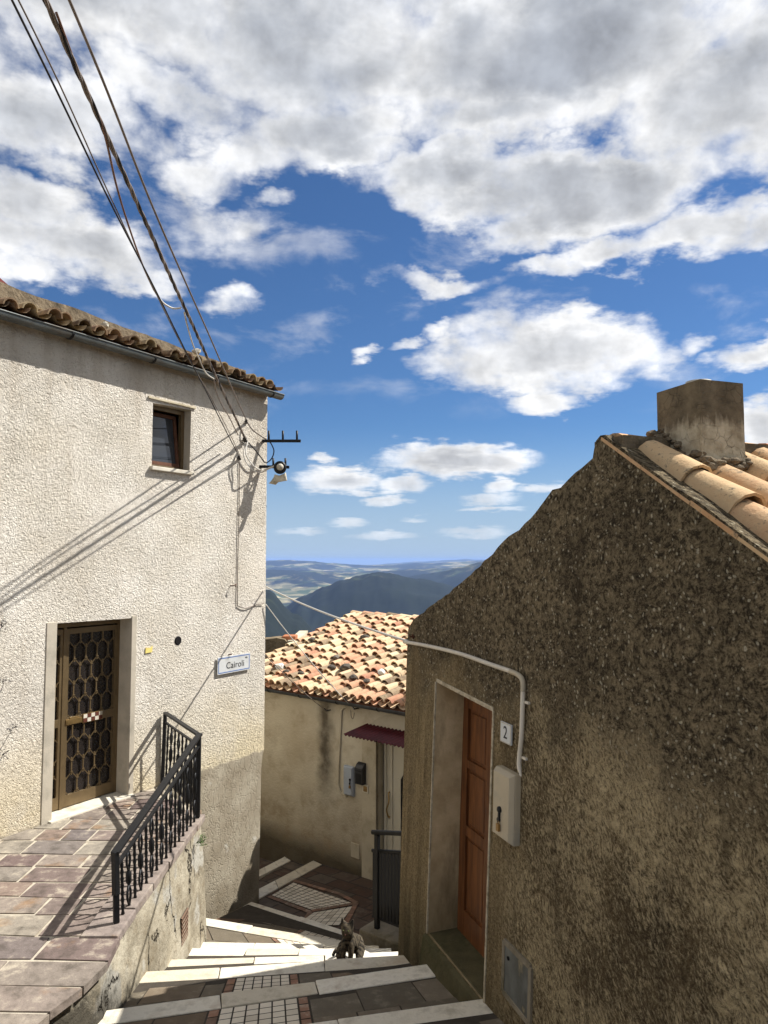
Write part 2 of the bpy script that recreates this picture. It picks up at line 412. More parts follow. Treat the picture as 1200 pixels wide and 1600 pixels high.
def m_parapet():
    m, g = mat('parapet_plaster'); st = g.attr('st'); x, y, z = g.sep(st)
    big = g.noise(st, 2.4, 6, .62); mid = g.noise(st, 7, 6, .7)
    c = g.mix(g.rng(big, .36, .62), C(172, 163, 143), C(128, 119, 101))
    c = g.mix(g.rng(g.noise(g.vm('ADD', st, (3, 7, 1)), 2.0, 3, .5), .56, .6), c, C(158, 153, 141))
    c = g.mix(g.m('MULTIPLY', g.rng(mid, .52, .7), .7), c, C(112, 98, 76))
    wv = g.vm('ADD', sc3(g, st, 1.9, .8), g.vm('SCALE', g.noise(st, 4, 4, .6, 0, 1), .5))
    cr = g.rng(g.vor(wv, 1.0, 'DISTANCE_TO_EDGE'), .0, .022, 1, 0)
    cr = g.m('MULTIPLY', cr, g.rng(g.noise(st, 1.7, 2, .5), .5, .55))
    c = g.mix(cr, c, C(40, 34, 28))
    # shade of the dark house painted low down towards the near end
    mo = g.rng(g.m('ADD', g.m('ADD', g.m('MULTIPLY', x, .55), y), g.m('MULTIPLY', g.m('SUBTRACT', mid, .5), .9)), -.35, -.62)
    c = g.mix(g.m('MULTIPLY', mo, .9), c, C(50, 46, 38))
    h = g.m('SUBTRACT', g.m('ADD', g.noise(st, 22, 5, .65), g.m('MULTIPLY', g.rng(big, .4, .6), .8)), g.m('MULTIPLY', cr, 2.5))
    g.out(c, .92, g.bump(h, .015, .9), 0, .12); MAT['parapet_plaster'] = m
m_parapet()

def m_stone(name, stops, mortar=False, lich=.35, bump=.004, dark=C(60, 54, 46)):
    m, g = mat(name); st = g.n('ShaderNodeTexCoord').outputs['Object']; r = g.attr('rnd', 'Fac')
    off = g.vm('ADD', st, g.comb(g.m('MULTIPLY', r, 17.3), g.m('MULTIPLY', r, 7.1)))
    c = g.ramp(r, stops)
    n1 = g.noise(off, 7, 6, .68); n2 = g.noise(off, 2.5, 5, .6)
    c = g.mix(g.m('MULTIPLY', g.rng(n1, .5, .68), lich), c, dark)
    c = g.mix(g.m('MULTIPLY', g.rng(n1, .46, .3), lich), c, C(190, 178, 156))
    c = g.mix(g.m('MULTIPLY', g.rng(n2, .6, .72), lich * .9), c, C(140, 104, 66))
    g.out(c, .82, g.bump(g.m('ADD', g.noise(off, 5, 6, .7), g.m('MULTIPLY', g.noise(off, 60, 3, .6), .25)), bump * 3, .9), 0, .2); MAT[name] = m
m_stone('porphyry', [(0, C(112, 98, 92)), (.2, C(140, 132, 118)), (.38, C(106, 90, 85)), (.52, C(138, 129, 115)), (.66, C(122, 107, 100)), (.8, C(146, 137, 121)), (.9, C(108, 99, 95)), (1, C(128, 111, 99))], lich=.6, bump=.004)
m_stone('slate_paving', [(0, C(96, 88, 74)), (.4, C(110, 100, 84)), (.7, C(104, 86, 66)), (.88, C(118, 108, 92)), (1, C(96, 72, 56))], lich=.22, bump=.003)
m_stone('white_stone', [(0, C(224, 216, 198)), (.5, C(215, 206, 186)), (1, C(196, 184, 160))], lich=.5, bump=.004, dark=C(140, 128, 108))
m_stone('white_tile', [(0, C(220, 208, 186)), (.5, C(208, 196, 174)), (.9, C(196, 184, 162)), (1, C(172, 160, 140))], lich=.14, bump=.001, dark=C(150, 142, 128))
m_stone('terracotta_border', [(0, C(150, 112, 90)), (.5, C(134, 105, 86)), (1, C(118, 96, 80))], lich=.5, bump=.003)
m_stone('coping_stone', [(0, C(132, 119, 110)), (.5, C(142, 130, 120)), (1, C(116, 101, 97))], lich=.5, bump=.005)
m_stone('loose_rock', [(0, C(70, 64, 56)), (.4, C(120, 112, 100)), (.7, C(180, 176, 164)), (1, C(226, 224, 214))], lich=.4, bump=.012)
simple('mortar', C(176, 166, 148), .95, 0, .1, .14, 12, .004, 60, C(140, 128, 108))
simple('dark_joint', C(70, 64, 56), .95, 0, .1, .2, 12, .003)
simple('landing_concrete', C(134, 124, 106), .95, 0, .1, .2, 5, .008, 40, C(84, 78, 56))
simple('mossy_concrete', C(84, 78, 56), .95, 0, .1, .3, 4, .01, 40, C(56, 56, 34))

def m_tiles(name, stops, lich=.5, scale=1.0):
    m, g = mat(name); st = g.n('ShaderNodeTexCoord').outputs['Object']; r = g.attr('rnd', 'Fac')
    off = g.vm('ADD', st, g.comb(g.m('MULTIPLY', r, 13.7), g.m('MULTIPLY', r, 5.3)))
    c = g.ramp(r, stops, 'CONSTANT')
    n1 = g.noise(off, 9 * scale, 6, .7); n2 = g.noise(off, 30 * scale, 4, .6)
    c = g.mix(g.rng(n1, .42, .62, 0, .3), c, C(204, 184, 144))
    c = g.mix(g.m('MULTIPLY', g.rng(n1, .58, .68), lich), c, C(96, 86, 72))
    c = g.mix(g.m('MULTIPLY', g.rng(n2, .62, .72), lich * .8), c, C(60, 54, 46))
    g.out(c, .9, g.bump(g.m('ADD', n1, g.m('MULTIPLY', n2, .5)), .008, .8), 0, .12); MAT[name] = m
m_tiles('middle_tiles', [(0, C(200, 150, 120)), (.14, C(206, 178, 144)), (.32, C(184, 138, 110)), (.46, C(206, 170, 136)), (.6, C(186, 158, 126)), (.7, C(168, 120, 96)), (.77, C(142, 122, 100)), (.85, C(208, 188, 154)), (.93, C(116, 98, 80))], .85)
m_tiles('old_tiles', [(0, C(124, 98, 78)), (.25, C(146, 128, 100)), (.45, C(98, 78, 62)), (.65, C(130, 106, 84)), (.82, C(80, 66, 54))], 1.0)
m_tiles('near_tiles', [(0, C(190, 152, 114)), (.3, C(196, 164, 124)), (.5, C(186, 144, 104)), (.8, C(172, 116, 80))], .95, 1.6)

def m_wood():
    m, g = mat('brown_wood'); st = g.attr('st')
    n = g.noise(sc3(g, st, 30, 2.2, 30), 1.0, 5, .6, .6)
    c = g.mix(g.rng(n, .35, .65), C(124, 76, 39), C(86, 50, 25))
    c = g.mix(g.m('MULTIPLY', g.rng(g.noise(st, 3, 5, .6), .5, .7), .5), c, C(60, 34, 20))
    g.out(c, .5, g.bump(n, .002, .5), 0, .35); MAT['brown_wood'] = m
m_wood()

def m_reveal():
    m, g = mat('reveal_plaster'); st = g.attr('st'); x, y, z = g.sep(st)
    q = g.comb(z, y, x); n = g.noise(q, 3.5, 6, .65); n2 = g.noise(sc3(g, q, 5, 1.2, 5), 1.0, 5, .65)
    c = g.mix(g.rng(n, .35, .65), C(206, 184, 146), C(172, 150, 114))
    c = g.mix(g.m('MULTIPLY', g.rng(n2, .5, .66), .7), c, C(118, 104, 80))
    c = g.mix(g.m('MULTIPLY', g.rng(y, .7, -.05), .6), c, C(96, 86, 60))
    g.out(c, .92, g.bump(g.noise(q, 30, 5, .65), .006, .7), 0, .12); MAT['reveal_plaster'] = m
m_reveal()

def m_chimney():
    m, g = mat('chimney_render'); st = g.attr('st'); x, y, z = g.sep(st)
    wob = g.m('MULTIPLY', g.m('SUBTRACT', g.noise(sc3(g, st, 14, 3, 14), 1.0, 5, .65), .5), .30)
    up = g.rng(g.m('ADD', y, wob), .19, .26)
    n = g.noise(st, 9, 6, .65)
    low = g.mix(g.rng(n, .4, .65), C(200, 187, 160), C(152, 137, 112))
    cr = g.rng(g.vor(g.vm('ADD', st, g.vm('SCALE', g.noise(st, 9, 3, .5, 0, 1), .05)), 17, 'DISTANCE_TO_EDGE'), .0, .03, 1, 0)
    cr = g.m('MULTIPLY', cr, g.rng(g.noise(st, 6, 3, .5), .45, .55))
    low = g.mix(g.m('MULTIPLY', g.m('MULTIPLY', cr, g.rng(y, .2, .1)), .7), low, C(66, 56, 44))
    hi = g.mix(g.rng(n, .4, .65), C(126, 112, 90), C(92, 82, 66))
    c = g.mix(up, low, hi)
    g.out(c, .95, g.bump(g.m('SUBTRACT', g.noise(st, 45, 5, .7), g.m('MULTIPLY', cr, .6)), .01, .9), 0, .1); MAT['chimney_render'] = m
m_chimney()

def m_panel():
    m, g = mat('zinc_panel'); st = g.attr('st'); n = g.noise(sc3(g, st, 7, 3.5), 1.0, 6, .65)
    c = g.mix(g.rng(n, .35, .65), C(112, 114, 110), C(78, 78, 72)); c = g.mix(g.rng(n, .6, .7), c, C(150, 138, 110))
    g.out(c, .55, None, .25, .4); MAT['zinc_panel'] = m
m_panel()

def m_leaf(name, c1, c2):
    m, g = mat(name); r = g.attr('rnd', 'Fac'); g.out(g.mix(r, c1, c2), .6, None, 0, .3); MAT[name] = m
m_leaf('leaf_green', (.05, .10, .02, 1), (.10, .16, .04, 1))
m_leaf('leaf_dark', (.018, .014, .016, 1), (.035, .03, .028, 1))

def m_cat():
    m, g = mat('tabby_fur'); st = g.n('ShaderNodeTexCoord').outputs['Object']; x, y, z = g.sep(st)
    w = g.n('ShaderNodeTexWave', wave_type='BANDS', bands_direction='Y'); g.put(w.inputs['Vector'], st)
    w.inputs['Scale'].default_value = 9; w.inputs['Distortion'].default_value = 5; w.inputs['Detail'].default_value = 3; w.inputs['Detail Scale'].default_value = 3
    n = g.noise(st, 40, 5, .7)
    c = g.mix(g.rng(w.outputs['Fac'], .3, .7), C(78, 69, 55), C(26, 23, 19))
    c = g.mix(g.m('MULTIPLY', g.rng(n, .45, .7), .5), c, C(96, 86, 70))
    c = g.mix(g.m('MULTIPLY', g.rng(g.m('ADD', y, g.m('MULTIPLY', z, -.1)), .045, .1), .35), c, C(96, 84, 66))
    g.out(c, .85, g.bump(n, .004, .8), 0, .15); MAT['tabby_fur'] = m
m_cat()

def m_terrain():
    m, g = mat('terrain'); p = g.n('ShaderNodeNewGeometry').outputs['Position']
    q = sc3(g, p, 1, 1, 0.0)
    qn = g.vm('ADD', q, g.vm('SCALE', g.noise(q, .0012, 4, .55, 0, 1), 500))
    v = g.n('ShaderNodeTexVoronoi', feature='F1'); g.put(v.inputs['Vector'], qn); v.inputs['Scale'].default_value = .0060
    r = g.sep(v.outputs['Color'])
    fld = g.ramp(r[0], [(0, C(80, 88, 58)), (.25, C(140, 132, 100)), (.45, C(66, 80, 50)), (.62, C(112, 110, 80)), (.8, C(164, 152, 118)), (1, C(58, 72, 46))], 'CONSTANT')
    wood = g.noise(q, .0011, 8, .62); z = g.sep(p)[2]
    dist = g.vm('LENGTH', q)
    wv = g.m('ADD', wood, g.m('MULTIPLY', g.rng(dist, 5600, 6600), -.10))
    wv = g.m('ADD', wv, g.m('MULTIPLY', g.rng(z, -330, -240), .12))
    f = g.rng(wv, .46, .52)
    tree = g.mix(g.noise(q, .03, 4, .6), C(22, 27, 25), C(38, 43, 37))  # woods toned darker to carry the cloud shade over the hills
    c = g.mix(f, fld, tree)
    c = g.mix(g.m('MULTIPLY', g.rng(g.noise(q, .004, 6, .7), .45, .65), .5), c, C(40, 46, 34))
    g.out(c, .95, None, 0, .05); MAT['terrain'] = m
m_terrain()
# ================================================================== frames of the three houses
TER = -2.8
a_ = rad(31.5)
LO = at_drop(248, 1228, 2.8)
FL = Fr((LO.x, LO.y, TER), (math.sin(a_), math.cos(a_), 0), (0, 0, 1), (math.cos(a_), -math.sin(a_), 0))      # left house wall, t = 0 at the terrace
RA = at_drop(669, 1455, 2.98); RB = at_drop(754, 1559, 2.98)
re_ = (RA - RB).normalized(); rn_ = V((-re_.y, re_.x, 0))
up_ = V((0, 0, math.cos(rad(2)))) - rn_ * math.sin(rad(2))
FRr = Fr(RA, re_, up_, re_.cross(up_) * 1.0)
if FRr.ez.dot(rn_) < 0: FRr.ez = -FRr.ez
FR_ = FRr
GUT = 2.27
g1 = at_drop(632, 1112, GUT); g0 = at_drop(417, 1075, GUT)
md = (g0 - g1).normalized(); md = V((md.x, md.y, 0)).normalized()          # along the wall, away to the left
mn = V((-md.y, md.x, 0)); mn = mn if mn.y < 0 else -mn                     # faces the street
MW = g1 - mn * 0.16; MW.z = -4.9
FM = Fr(MW, md, (0, 0, 1), mn)                                             # middle house wall, t = 0 at the street

# ================================================================== terrain
def fbm(x, y, s, o=5):
    t = 0; a = 1; 
    for i in range(o):
        t += a * mnoise.noise((x * s, y * s, 3.7 + i)); s *= 2.03; a *= .5
    return t
def interp(x, tab):
    if x <= tab[0][0]: return tab[0][1]
    for (x0, y0), (x1, y1) in zip(tab, tab[1:]):
        if x <= x1:
            t = (x - x0) / (x1 - x0); t = t * t * (3 - 2 * t); return y0 + (y1 - y0) * t
    return tab[-1][1]
RIDGES = [  # distance, half depth, crest line (bearing given as degrees, height as elevation angle in degrees)
    (2300, 700, [(-14, .6), (-10.2, -1.0), (-9.0, -2.2), (-6.8, -4.2), (-4, -7), (0, -9)]),
    (4000, 820, [(-12, -8), (-8.8, -5.2), (-7.6, -3.7), (-6.2, -2.75), (-4.6, -2.0), (-3.2, -1.45), (-2, -1.15), (-.9, -.92), (-.3, -.82), (.4, -.92), (1.6, -1.12), (2.8, -1.35), (4.2, -1.6), (6.5, -2.3), (10, -3.4), (16, -4.5)]),
    (6800, 1100, [(-9, -2.6), (-6, -3.0), (-1, -2.4), (1.5, -1.25), (4.0, -.85), (6.0, -.45), (7.4, -.12), (10, .15), (16, .2)]),
    (9500, 1500, [(-16, -.2), (-9, -.65), (-6, -.75), (-3, -.9), (0, -.75), (4, -.55), (9, -.3), (16, -.2)]),
    (15000, 2600, [(-30, .1), (-16, .05), (-9, .03), (-7.5, .06), (-6, .0), (-4, -.16), (-1.5, -.3), (.5, -.3), (3, -.15), (6, -.05), (9, .05), (16, .2), (30, .1)]),
    (26000, 4500, [(-30, -.4), (-6, -.4), (-1, -.32), (1, -.18), (3, -.03), (5, .09), (6.2, .14), (7.2, .08), (9, .0), (30, .05)])]
def ground_h(x, y):
    r = math.hypot(x, y); th = math.degrees(math.atan2(x, y))
    t = min(max((r - 26) / 1500, 0), 1); t = t ** .7
    fwd = min(max((70 - abs(th)) / 30, 0), 1) if r > 26 else 1
    base = -7.6 - 345 * t * (.25 + .75 * fwd)
    if r < 200: return base
    val = base + fbm(x, y, 1 / 900.0) * min((r - 200) / 1500, 1) * 22
    h = val
    if abs(th) < 75:
        tc = max(-30, min(30, th))
        for d, w, tab in RIDGES:
            c = d * math.tan(rad(interp(tc, tab)))
            c += fbm(x, y, 1 / (d * .06)) * d * .0011
            k = math.exp(-((r - d) / w) ** 2)
            hh = -352 + (c + 352) * k + fbm(x, y, 1 / (w * .5), 6) * 62 * k * (1 - k) * 4 - abs(fbm(x, y, 1 / (w * .22), 4)) * 26 * k
            if hh > h: h = hh
    return h
def make_terrain():
    ths = [-180 + 5 * i for i in range(28)] + [-40 + 2 * i for i in range(13)] + [-15 + .14 * i for i in range(int(30 / .14))] + [15 + 2 * i for i in range(13)] + [45 + 5 * i for i in range(27)]
    rs = [0.5, 8, 16, 26, 34, 44, 60, 85, 120, 170, 230]
    r = 300.0
    while r < 32000: rs.append(r); r *= 1.016
    vs = [(0, 0, ground_h(0, 0))]; fs = []
    n = len(ths)
    for r in rs:
        for t in ths:
            x = r * math.sin(rad(t)); y = r * math.cos(rad(t)); vs.append((x, y, ground_h(x, y)))
    for j in range(n): fs.append((0, 1 + (j + 1) % n, 1 + j))
    for i in range(len(rs) - 1):
        for j in range(n):
            k = (j + 1) % n; a = 1 + i * n; b = 1 + (i + 1) * n
            fs.append((a + j, a + k, b + k, b + j))
    me = bpy.data.meshes.new('terrain'); me.from_pydata(vs, [], fs); me.polygons.foreach_set('use_smooth', [True] * len(fs))
    me.materials.append(MAT['terrain']); o = bpy.data.objects.new('terrain', me); COL.objects.link(o); tag(o, kind='structure')
make_terrain()

# the air
hz = MB(); hz.box(WORLD, (-42000, 42000), (-42000, 42000), (-480, 95))
m_, g_ = mat('haze_air'); vol = g_.n('ShaderNodeVolumePrincipled'); vol.inputs['Color'].default_value = (.38, .57, 1.0, 1)
vol.inputs['Density'].default_value = HAZE; vol.inputs['Anisotropy'].default_value = 0.0
g_.nt.links.new(vol.outputs[0], g_.n('ShaderNodeOutputMaterial').inputs['Volume'])
tag(hz.build('haze', m_), kind='stuff')

# ================================================================== stepped street
# far edge of every nosing: left pixel, right pixel, drop
STEPS = [('A', (500, 1600), (745, 1565), 3.00), ('B', (200, 1577), (672, 1510), 3.19), ('C', (222, 1522), (632, 1495), 3.42),
         ('D', (280, 1502), (620, 1490), 3.68), ('E', (314, 1484), (607, 1484), 3.92), ('F', (321, 1474), (588, 1479), 4.08),
         ('G', (322, 1436), (562, 1477), 4.28), ('H', (402, 1413), (560, 1463), 4.70)]
def wall_x(y):   # right wall base line at the height of the steps
    k = (y - RA.y) / re_.y; return RA.x + re_.x * k + .02
def at_x(p, q, x): t = (x - p.x) / (q.x - p.x); return p + (q - p) * t
edges = []
for nm, l, r, d in STEPS:
    edges.append([at_drop(*l, d), at_drop(*r, d)])
LX = -2.02
ext = []
for i, (p, q) in enumerate(edges):
    nm = STEPS[i][0]
    if nm in 'ABC':
        L = at_x(p, q, LX); R = q
        for _ in range(4): R = at_x(p, q, wall_x(R.y))
    elif nm in 'DEF': L = at_x(p, q, LX + .05); R = q + (q - p).normalized() * .03
    elif nm == 'G': L = at_x(p, q, -2.25); R = q + (q - p).normalized() * .03
    else: L = p - (q - p).normalized() * .12; R = q + (q - p).normalized() * .35
    ext.append([L, R])
near = []
for k in range(7, 0, -1):
    L, R = ext[0]; y = -.66 * k; z = .205 * k
    R2 = V((wall_x(R.y + y), R.y + y, R.z + z)); near.append([V((L.x, L.y + y, L.z + z)), R2])
ALL = near + ext
steps_root = thing('stepped_street', None, None, (0, 3, -4), kind='structure')
rs = random.Random(3)
def bil(a, b, c, d, u, v): return (a * (1 - u) + b * u) * (1 - v) + (c * (1 - u) + d * u) * v
def stones(mb, P, u0, u1, v0, v1, nr, lw, gap, h, rng_, mat=0, uscale=1.0):
    """a row-laid patch of paving slabs on the patch P(u, v), each slab a raised quad"""
    for r in range(nr):
        va = v0 + (v1 - v0) * r / nr; vb = v0 + (v1 - v0) * (r + 1) / nr
        u = u0 - rng_.random() * lw * .5
        while u < u1 - 1e-4:
            w = lw * (.7 + .6 * rng_.random()); ua = max(u, u0); ub = min(u + w, u1)
            if u1 - ub < lw * .25: ub = u1
            if ub - ua > lw * .12:
                gu = gap / uscale
                j = lambda: (rng_.random() - .5) * gu * .7
                A, B, Cc, D = P(ua + gu + j(), va + gu * 1.2), P(ub - gu + j(), va + gu * 1.2), P(ub - gu + j(), vb - gu * 1.2), P(ua + gu + j(), vb - gu * 1.2)
                up = V((0, 0, h * (.7 + .6 * rng_.random())))
                q = [A + up, B + up, Cc + up, D + up]; rn = rng_.random()
                mb.poly(q, rn, mat)
                for s_, t_ in ((0, 1), (1, 2), (2, 3), (3, 0)):
                    o_ = [A, B, Cc, D]; mb.poly([o_[s_], o_[t_], q[t_], q[s_]], rn, mat)
            u += w if ub < u1 else 99
def tiles_grid(mb, P, u0, u1, v0, v1, nu, nv, gu, gv, h, rng_, mat):
    for i in range(nu):
        for j in range(nv):
            ua = u0 + (u1 - u0) * i / nu + gu; ub = u0 + (u1 - u0) * (i + 1) / nu - gu
            va = v0 + (v1 - v0) * j / nv + gv; vb = v0 + (v1 - v0) * (j + 1) / nv - gv
            up = V((0, 0, h)); mb.poly([P(ua, va) + up, P(ub, va) + up, P(ub, vb) + up, P(ua, vb) + up], rng_.random() ** 2, mat)
for i in range(1, len(ALL)):
    Lp, Rp = ALL[i - 1]; Lf, Rf = ALL[i]
    riser = .12
    Ln = Lp - V((0, 0, riser)); Rn = Rp - V((0, 0, riser))
    fw = (V((Lf.x, Lf.y, 0)) - V((Lp.x, Lp.y, 0))).length; 
    big = (Lf - Lp).length
    nose = .16
    dirv = (Rf - Lf).normalized(); back = V((dirv.y, -dirv.x, 0)).normalized()
    Lb = Lf + back * nose; Rb = Rf + back * nose
    Lb.z += .006; Rb.z += .006
    # tread body
    mb = MB(); dz = V((0, 0, -1.6)); s_ = V((0, 0, -.012))
    top = [Ln + s_, Rn + s_, Rf + s_, Lf + s_]
    mb.poly(top); bot = [p + dz for p in top]; mb.poly(bot[::-1])
    for k in range(4): j = (k + 1) % 4; mb.poly([top[k], bot[k], bot[j], top[j]])
    step = mb.build('step', MAT['dark_joint'], steps_root)
    # paving panels
    w_ = (Rb - Lb).length
    P = lambda u, v: bil(Ln, Rn, Lb, Rb, u, v) + s_
    depth = ((Lb - Ln).length + (Rb - Rn).length) / 2
    ua, ub = .325 + rs.uniform(-.01, .02), .55 + rs.uniform(-.01, .02)
    if i >= len(near) + 3: ua, ub = .36, .64
    if i >= len(near) + 6: ua, ub = .52, .80
    nr = 2 if depth > .3 else 1
    if depth > .9: nr = 3
    if depth > .10:
        pv = MB()
        us = w_
        stones(pv, P, .0, ua - .02, .02, .98, nr, .36 / us * 1.0, .006, .010, rs, 0, us)
        stones(pv, P, ub + .035, 1.0, .02, .98, nr, .36 / us, .006, .010, rs, 0, us)
        nb = max(2, int(depth / .11))
        tb = MB()
        for (a0, a1) in ((ua - .018, ua + .012), (ub + .004, ub + .032)):
            tiles_grid(tb, P, a0, a1, .02, .98, 1, nb, .0015, .01, .013, rs, 0)
        tg = MB(); tiles_grid(tg, P, ua + .014, ub + .002, .02, .98, 6, max(2, int(depth / .075)), .0022, .022 / max(depth / .2, 1), .013, rs, 0)
        pv.build('slab_paving', MAT['slate_paving'], step); tb.build('brick_border', MAT['terracotta_border'], step); tg.build('tile_band', MAT['white_tile'], step)
    # nosing stones, cut in lengths
    ns = MB(); cuts = [0.0]
    while cuts[-1] < 1: cuts.append(min(1.0, cuts[-1] + rs.uniform(.26, .42)))
    if cuts[-1] - cuts[-2] < .12: cuts.pop(-2)
    Nl, Nr, Fl, Frr = Lb, Rb, Lf.copy(), Rf.copy()
    for c0, c1 in zip(cuts, cuts[1:]):
        g2 = .003 / w_
        A, B, Cc, D = [bil(Nl, Nr, Fl, Frr, u, v) + V((rs.uniform(-.004, .004), rs.uniform(-.009, .009), .004 + rs.uniform(-.003, .005))) for u, v in ((c0 + g2, 0), (c1 - g2, 0), (c1 - g2, 1), (c0 + g2, 1))]
        Cc += V((-back.x, -back.y, 0)) * .02; D += V((-back.x, -back.y, 0)) * .02
        lo = V((0, 0, -.05)); rn = rs.random()
        q = [A, B, Cc, D]; b2 = [p + lo for p in q]
        ids = [ns.vert(p) for p in q] + [ns.vert(p) for p in b2]
        ns.face(ids[:4], rn); ns.face(ids[4:][::-1], rn)
        for k in range(4): j = (k + 1) % 4; ns.face([ids[k], ids[4 + k], ids[4 + j], ids[j]], rn)
    ns.build('nosing', MAT['white_stone'], step, bevel=.008)

# ================================================================== the small square and the alley behind the steps
def on_mid(px, py): return at_plane(px, py, FM.o, FM.ez)
H_L, H_R = ext[-1]
pz = 4.95
sq = MB()
S = lambda px, py, d: at_drop(px, py, d)
I_L, I_R = S(404, 1391, 4.98), on_mid(489, 1346)
J_L, J_R = S(404, 1361, 5.24), on_mid(444, 1340)
K_R = on_mid(590, 1378)
hl = H_L + V((0, 0, -.12)); hr = H_R + V((0, 0, -.12))
corner = V((1.2, 9.2, -4.80))
ILX = I_L + (I_L - I_R).normalized() * .5
base_pts = [hr, corner, V((1.6, 9.6, -4.85)), K_R + md * -1.6 + mn * -.1, K_R + mn * -.1, I_R + mn * -.1, ILX, V((-2.5, 10.5, -4.93)), hl]
for i in range(1, len(base_pts) - 1): sq.poly([base_pts[0], base_pts[i], base_pts[i + 1]])
# alley treads going down to the left
dn = V((0, 0, -.11))
al = [ILX + dn, I_R + mn * -.1 + dn, J_R + mn * -.1, J_L + (J_L - J_R).normalized() * .6]
sq.poly(al)
al2 = [al[3] + dn, al[2] + dn, al[2] + md * 3 + dn * 3, al[3] + md * 3.4 + dn * 3]; sq.poly(al2)
m_, g_ = mat('square_paving'); st_ = g_.n('ShaderNodeNewGeometry').outputs['Position']
rt = g_.n('ShaderNodeVectorRotate', rotation_type='Z_AXIS'); g_.put(rt.inputs['Vector'], st_); rt.inputs['Angle'].default_value = rad(40)
bk = g_.n('ShaderNodeTexBrick'); g_.put(bk.inputs['Vector'], g_.vm('ADD', rt.outputs[0], g_.vm('SCALE', g_.noise(st_, 3, 2, .5, 0, 1), .04)))
bk.inputs['Scale'].default_value = 1; bk.inputs['Brick Width'].default_value = .42; bk.inputs['Row Height'].default_value = .3; bk.inputs['Mortar Size'].default_value = .012
bk.inputs['Color1'].default_value = C(98, 88, 76); bk.inputs['Color2'].default_value = C(82, 62, 50); bk.inputs['Mortar'].default_value = C(58, 52, 46)
cc = g_.mix(g_.m('MULTIPLY', g_.rng(g_.noise(st_, 5, 6, .68), .48, .68), .5), bk.outputs['Color'], C(62, 56, 50))
cc = g_.mix(g_.m('MULTIPLY', g_.rng(g_.noise(st_, 2.2, 6, .68), .55, .7), .5), cc, C(124, 114, 100))
g_.out(cc, .85, g_.bump(g_.m('SUBTRACT', g_.noise(st_, 14, 5, .6), g_.m('MULTIPLY', bk.outputs['Fac'], 1.5)), .008, .8), 0, .2); MAT['square_paving'] = m_
tag(sq.build('street', MAT['square_paving']), kind='structure')
def plane_z(px, py, lift=0.0):
    """a point of the square's paving under this pixel"""
    best = None
    r = ray(px, py)
    for i in range(1, len(base_pts) - 1):
        a, b, c = base_pts[0], base_pts[i], base_pts[i + 1]; n = (b - a).cross(c - a)
        if n.length < 1e-6: continue
        p = r * (a.dot(n) / r.dot(n))
        # inside test
        n.normalize(); ok = all(((q2 - q1).cross(p - q1)).dot(n) > -1e-3 for q1, q2 in ((a, b), (b, c), (c, a)))
        if ok: best = p
    if best is None: best = at_drop(px, py, pz)
    return best + V((0, 0, lift))
def patch(mb, pts, lift, nu, nv, g, rng_, matidx=0):
    q = [plane_z(*p) for p in pts]; P = lambda u, v: bil(q[0], q[1], q[3], q[2], u, v)
    tiles_grid(mb, P, 0, 1, 0, 1, nu, nv, g, g, lift, rng_, matidx)
band = MB()
patch(band, [(424, 1400), (458, 1380), (553, 1413), (490, 1424)], .012, 7, 11, .008, rs)
patch(band, [(490, 1427), (552, 1417), (530, 1447), (462, 1447)], .012, 6, 5, .008, rs)
tag(band.build('tile_paving', MAT['white_tile']), kind='structure')
bd = MB()
def strip(pts, w, lift, mb, seg=None):
    q = [plane_z(*p) for p in pts]
    for a, b in zip(q, q[1:]):
        d = (b - a); L = d.length; d.normalize(); s = V((d.y, -d.x, 0)).normalized() * w / 2; n = max(1, int(L / (seg or 9)))
        for k in range(n):
            p0 = a + d * (L * k / n + .003); p1 = a + d * (L * (k + 1) / n - .003); l = V((0, 0, lift))
            mb.poly([p0 - s + l, p1 - s + l, p1 + s + l, p0 + s + l], rs.random())
strip([(420, 1402), (485, 1427), (478, 1437), (458, 1450)], .07, .016, bd, .12)
strip([(458, 1377), (530, 1398), (557, 1412), (538, 1448)], .07, .016, bd, .12)
strip([(487, 1425), (556, 1413)], .07, .018, bd, .12)
tag(bd.build('brick_edging', MAT['terracotta_border']), kind='structure')
ks = MB()
def on3(px, py, a, b, c, lift):
    n = (b - a).cross(c - a); r = ray(px, py); return r * (a.dot(n) / r.dot(n)) + V((0, 0, lift))
def kerb_strip(px4, face, lift=.016):
    o0, o1, i1, i0 = [on3(p[0], p[1], *face, lift) for p in px4]      # outer edge, then inner edge
    n = 3
    for k in range(n):
        ua, ub = k / n + .004, (k + 1) / n - .004; rn = rs.random()
        q = [o0.lerp(o1, ua), o0.lerp(o1, ub), i0.lerp(i1, ub), i0.lerp(i1, ua)]
        ids = [ks.vert(p) for p in q] + [ks.vert(p + V((0, 0, -.15))) for p in q]
        ks.face(ids[:4], rn)
        for a, b in ((0, 1), (1, 2), (2, 3), (3, 0)): ks.face([ids[a], ids[4 + a], ids[4 + b], ids[b]], rn)
kerb_strip([(396, 1395), (490, 1346), (503, 1352), (396, 1410)], (base_pts[0], I_R + mn * -.1, ILX))
kerb_strip([(396, 1365), (445, 1340), (454, 1346), (396, 1376)], (al[0], al[1], al[2]))
tag(ks.build('alley_kerb', MAT['white_stone']), kind='structure')

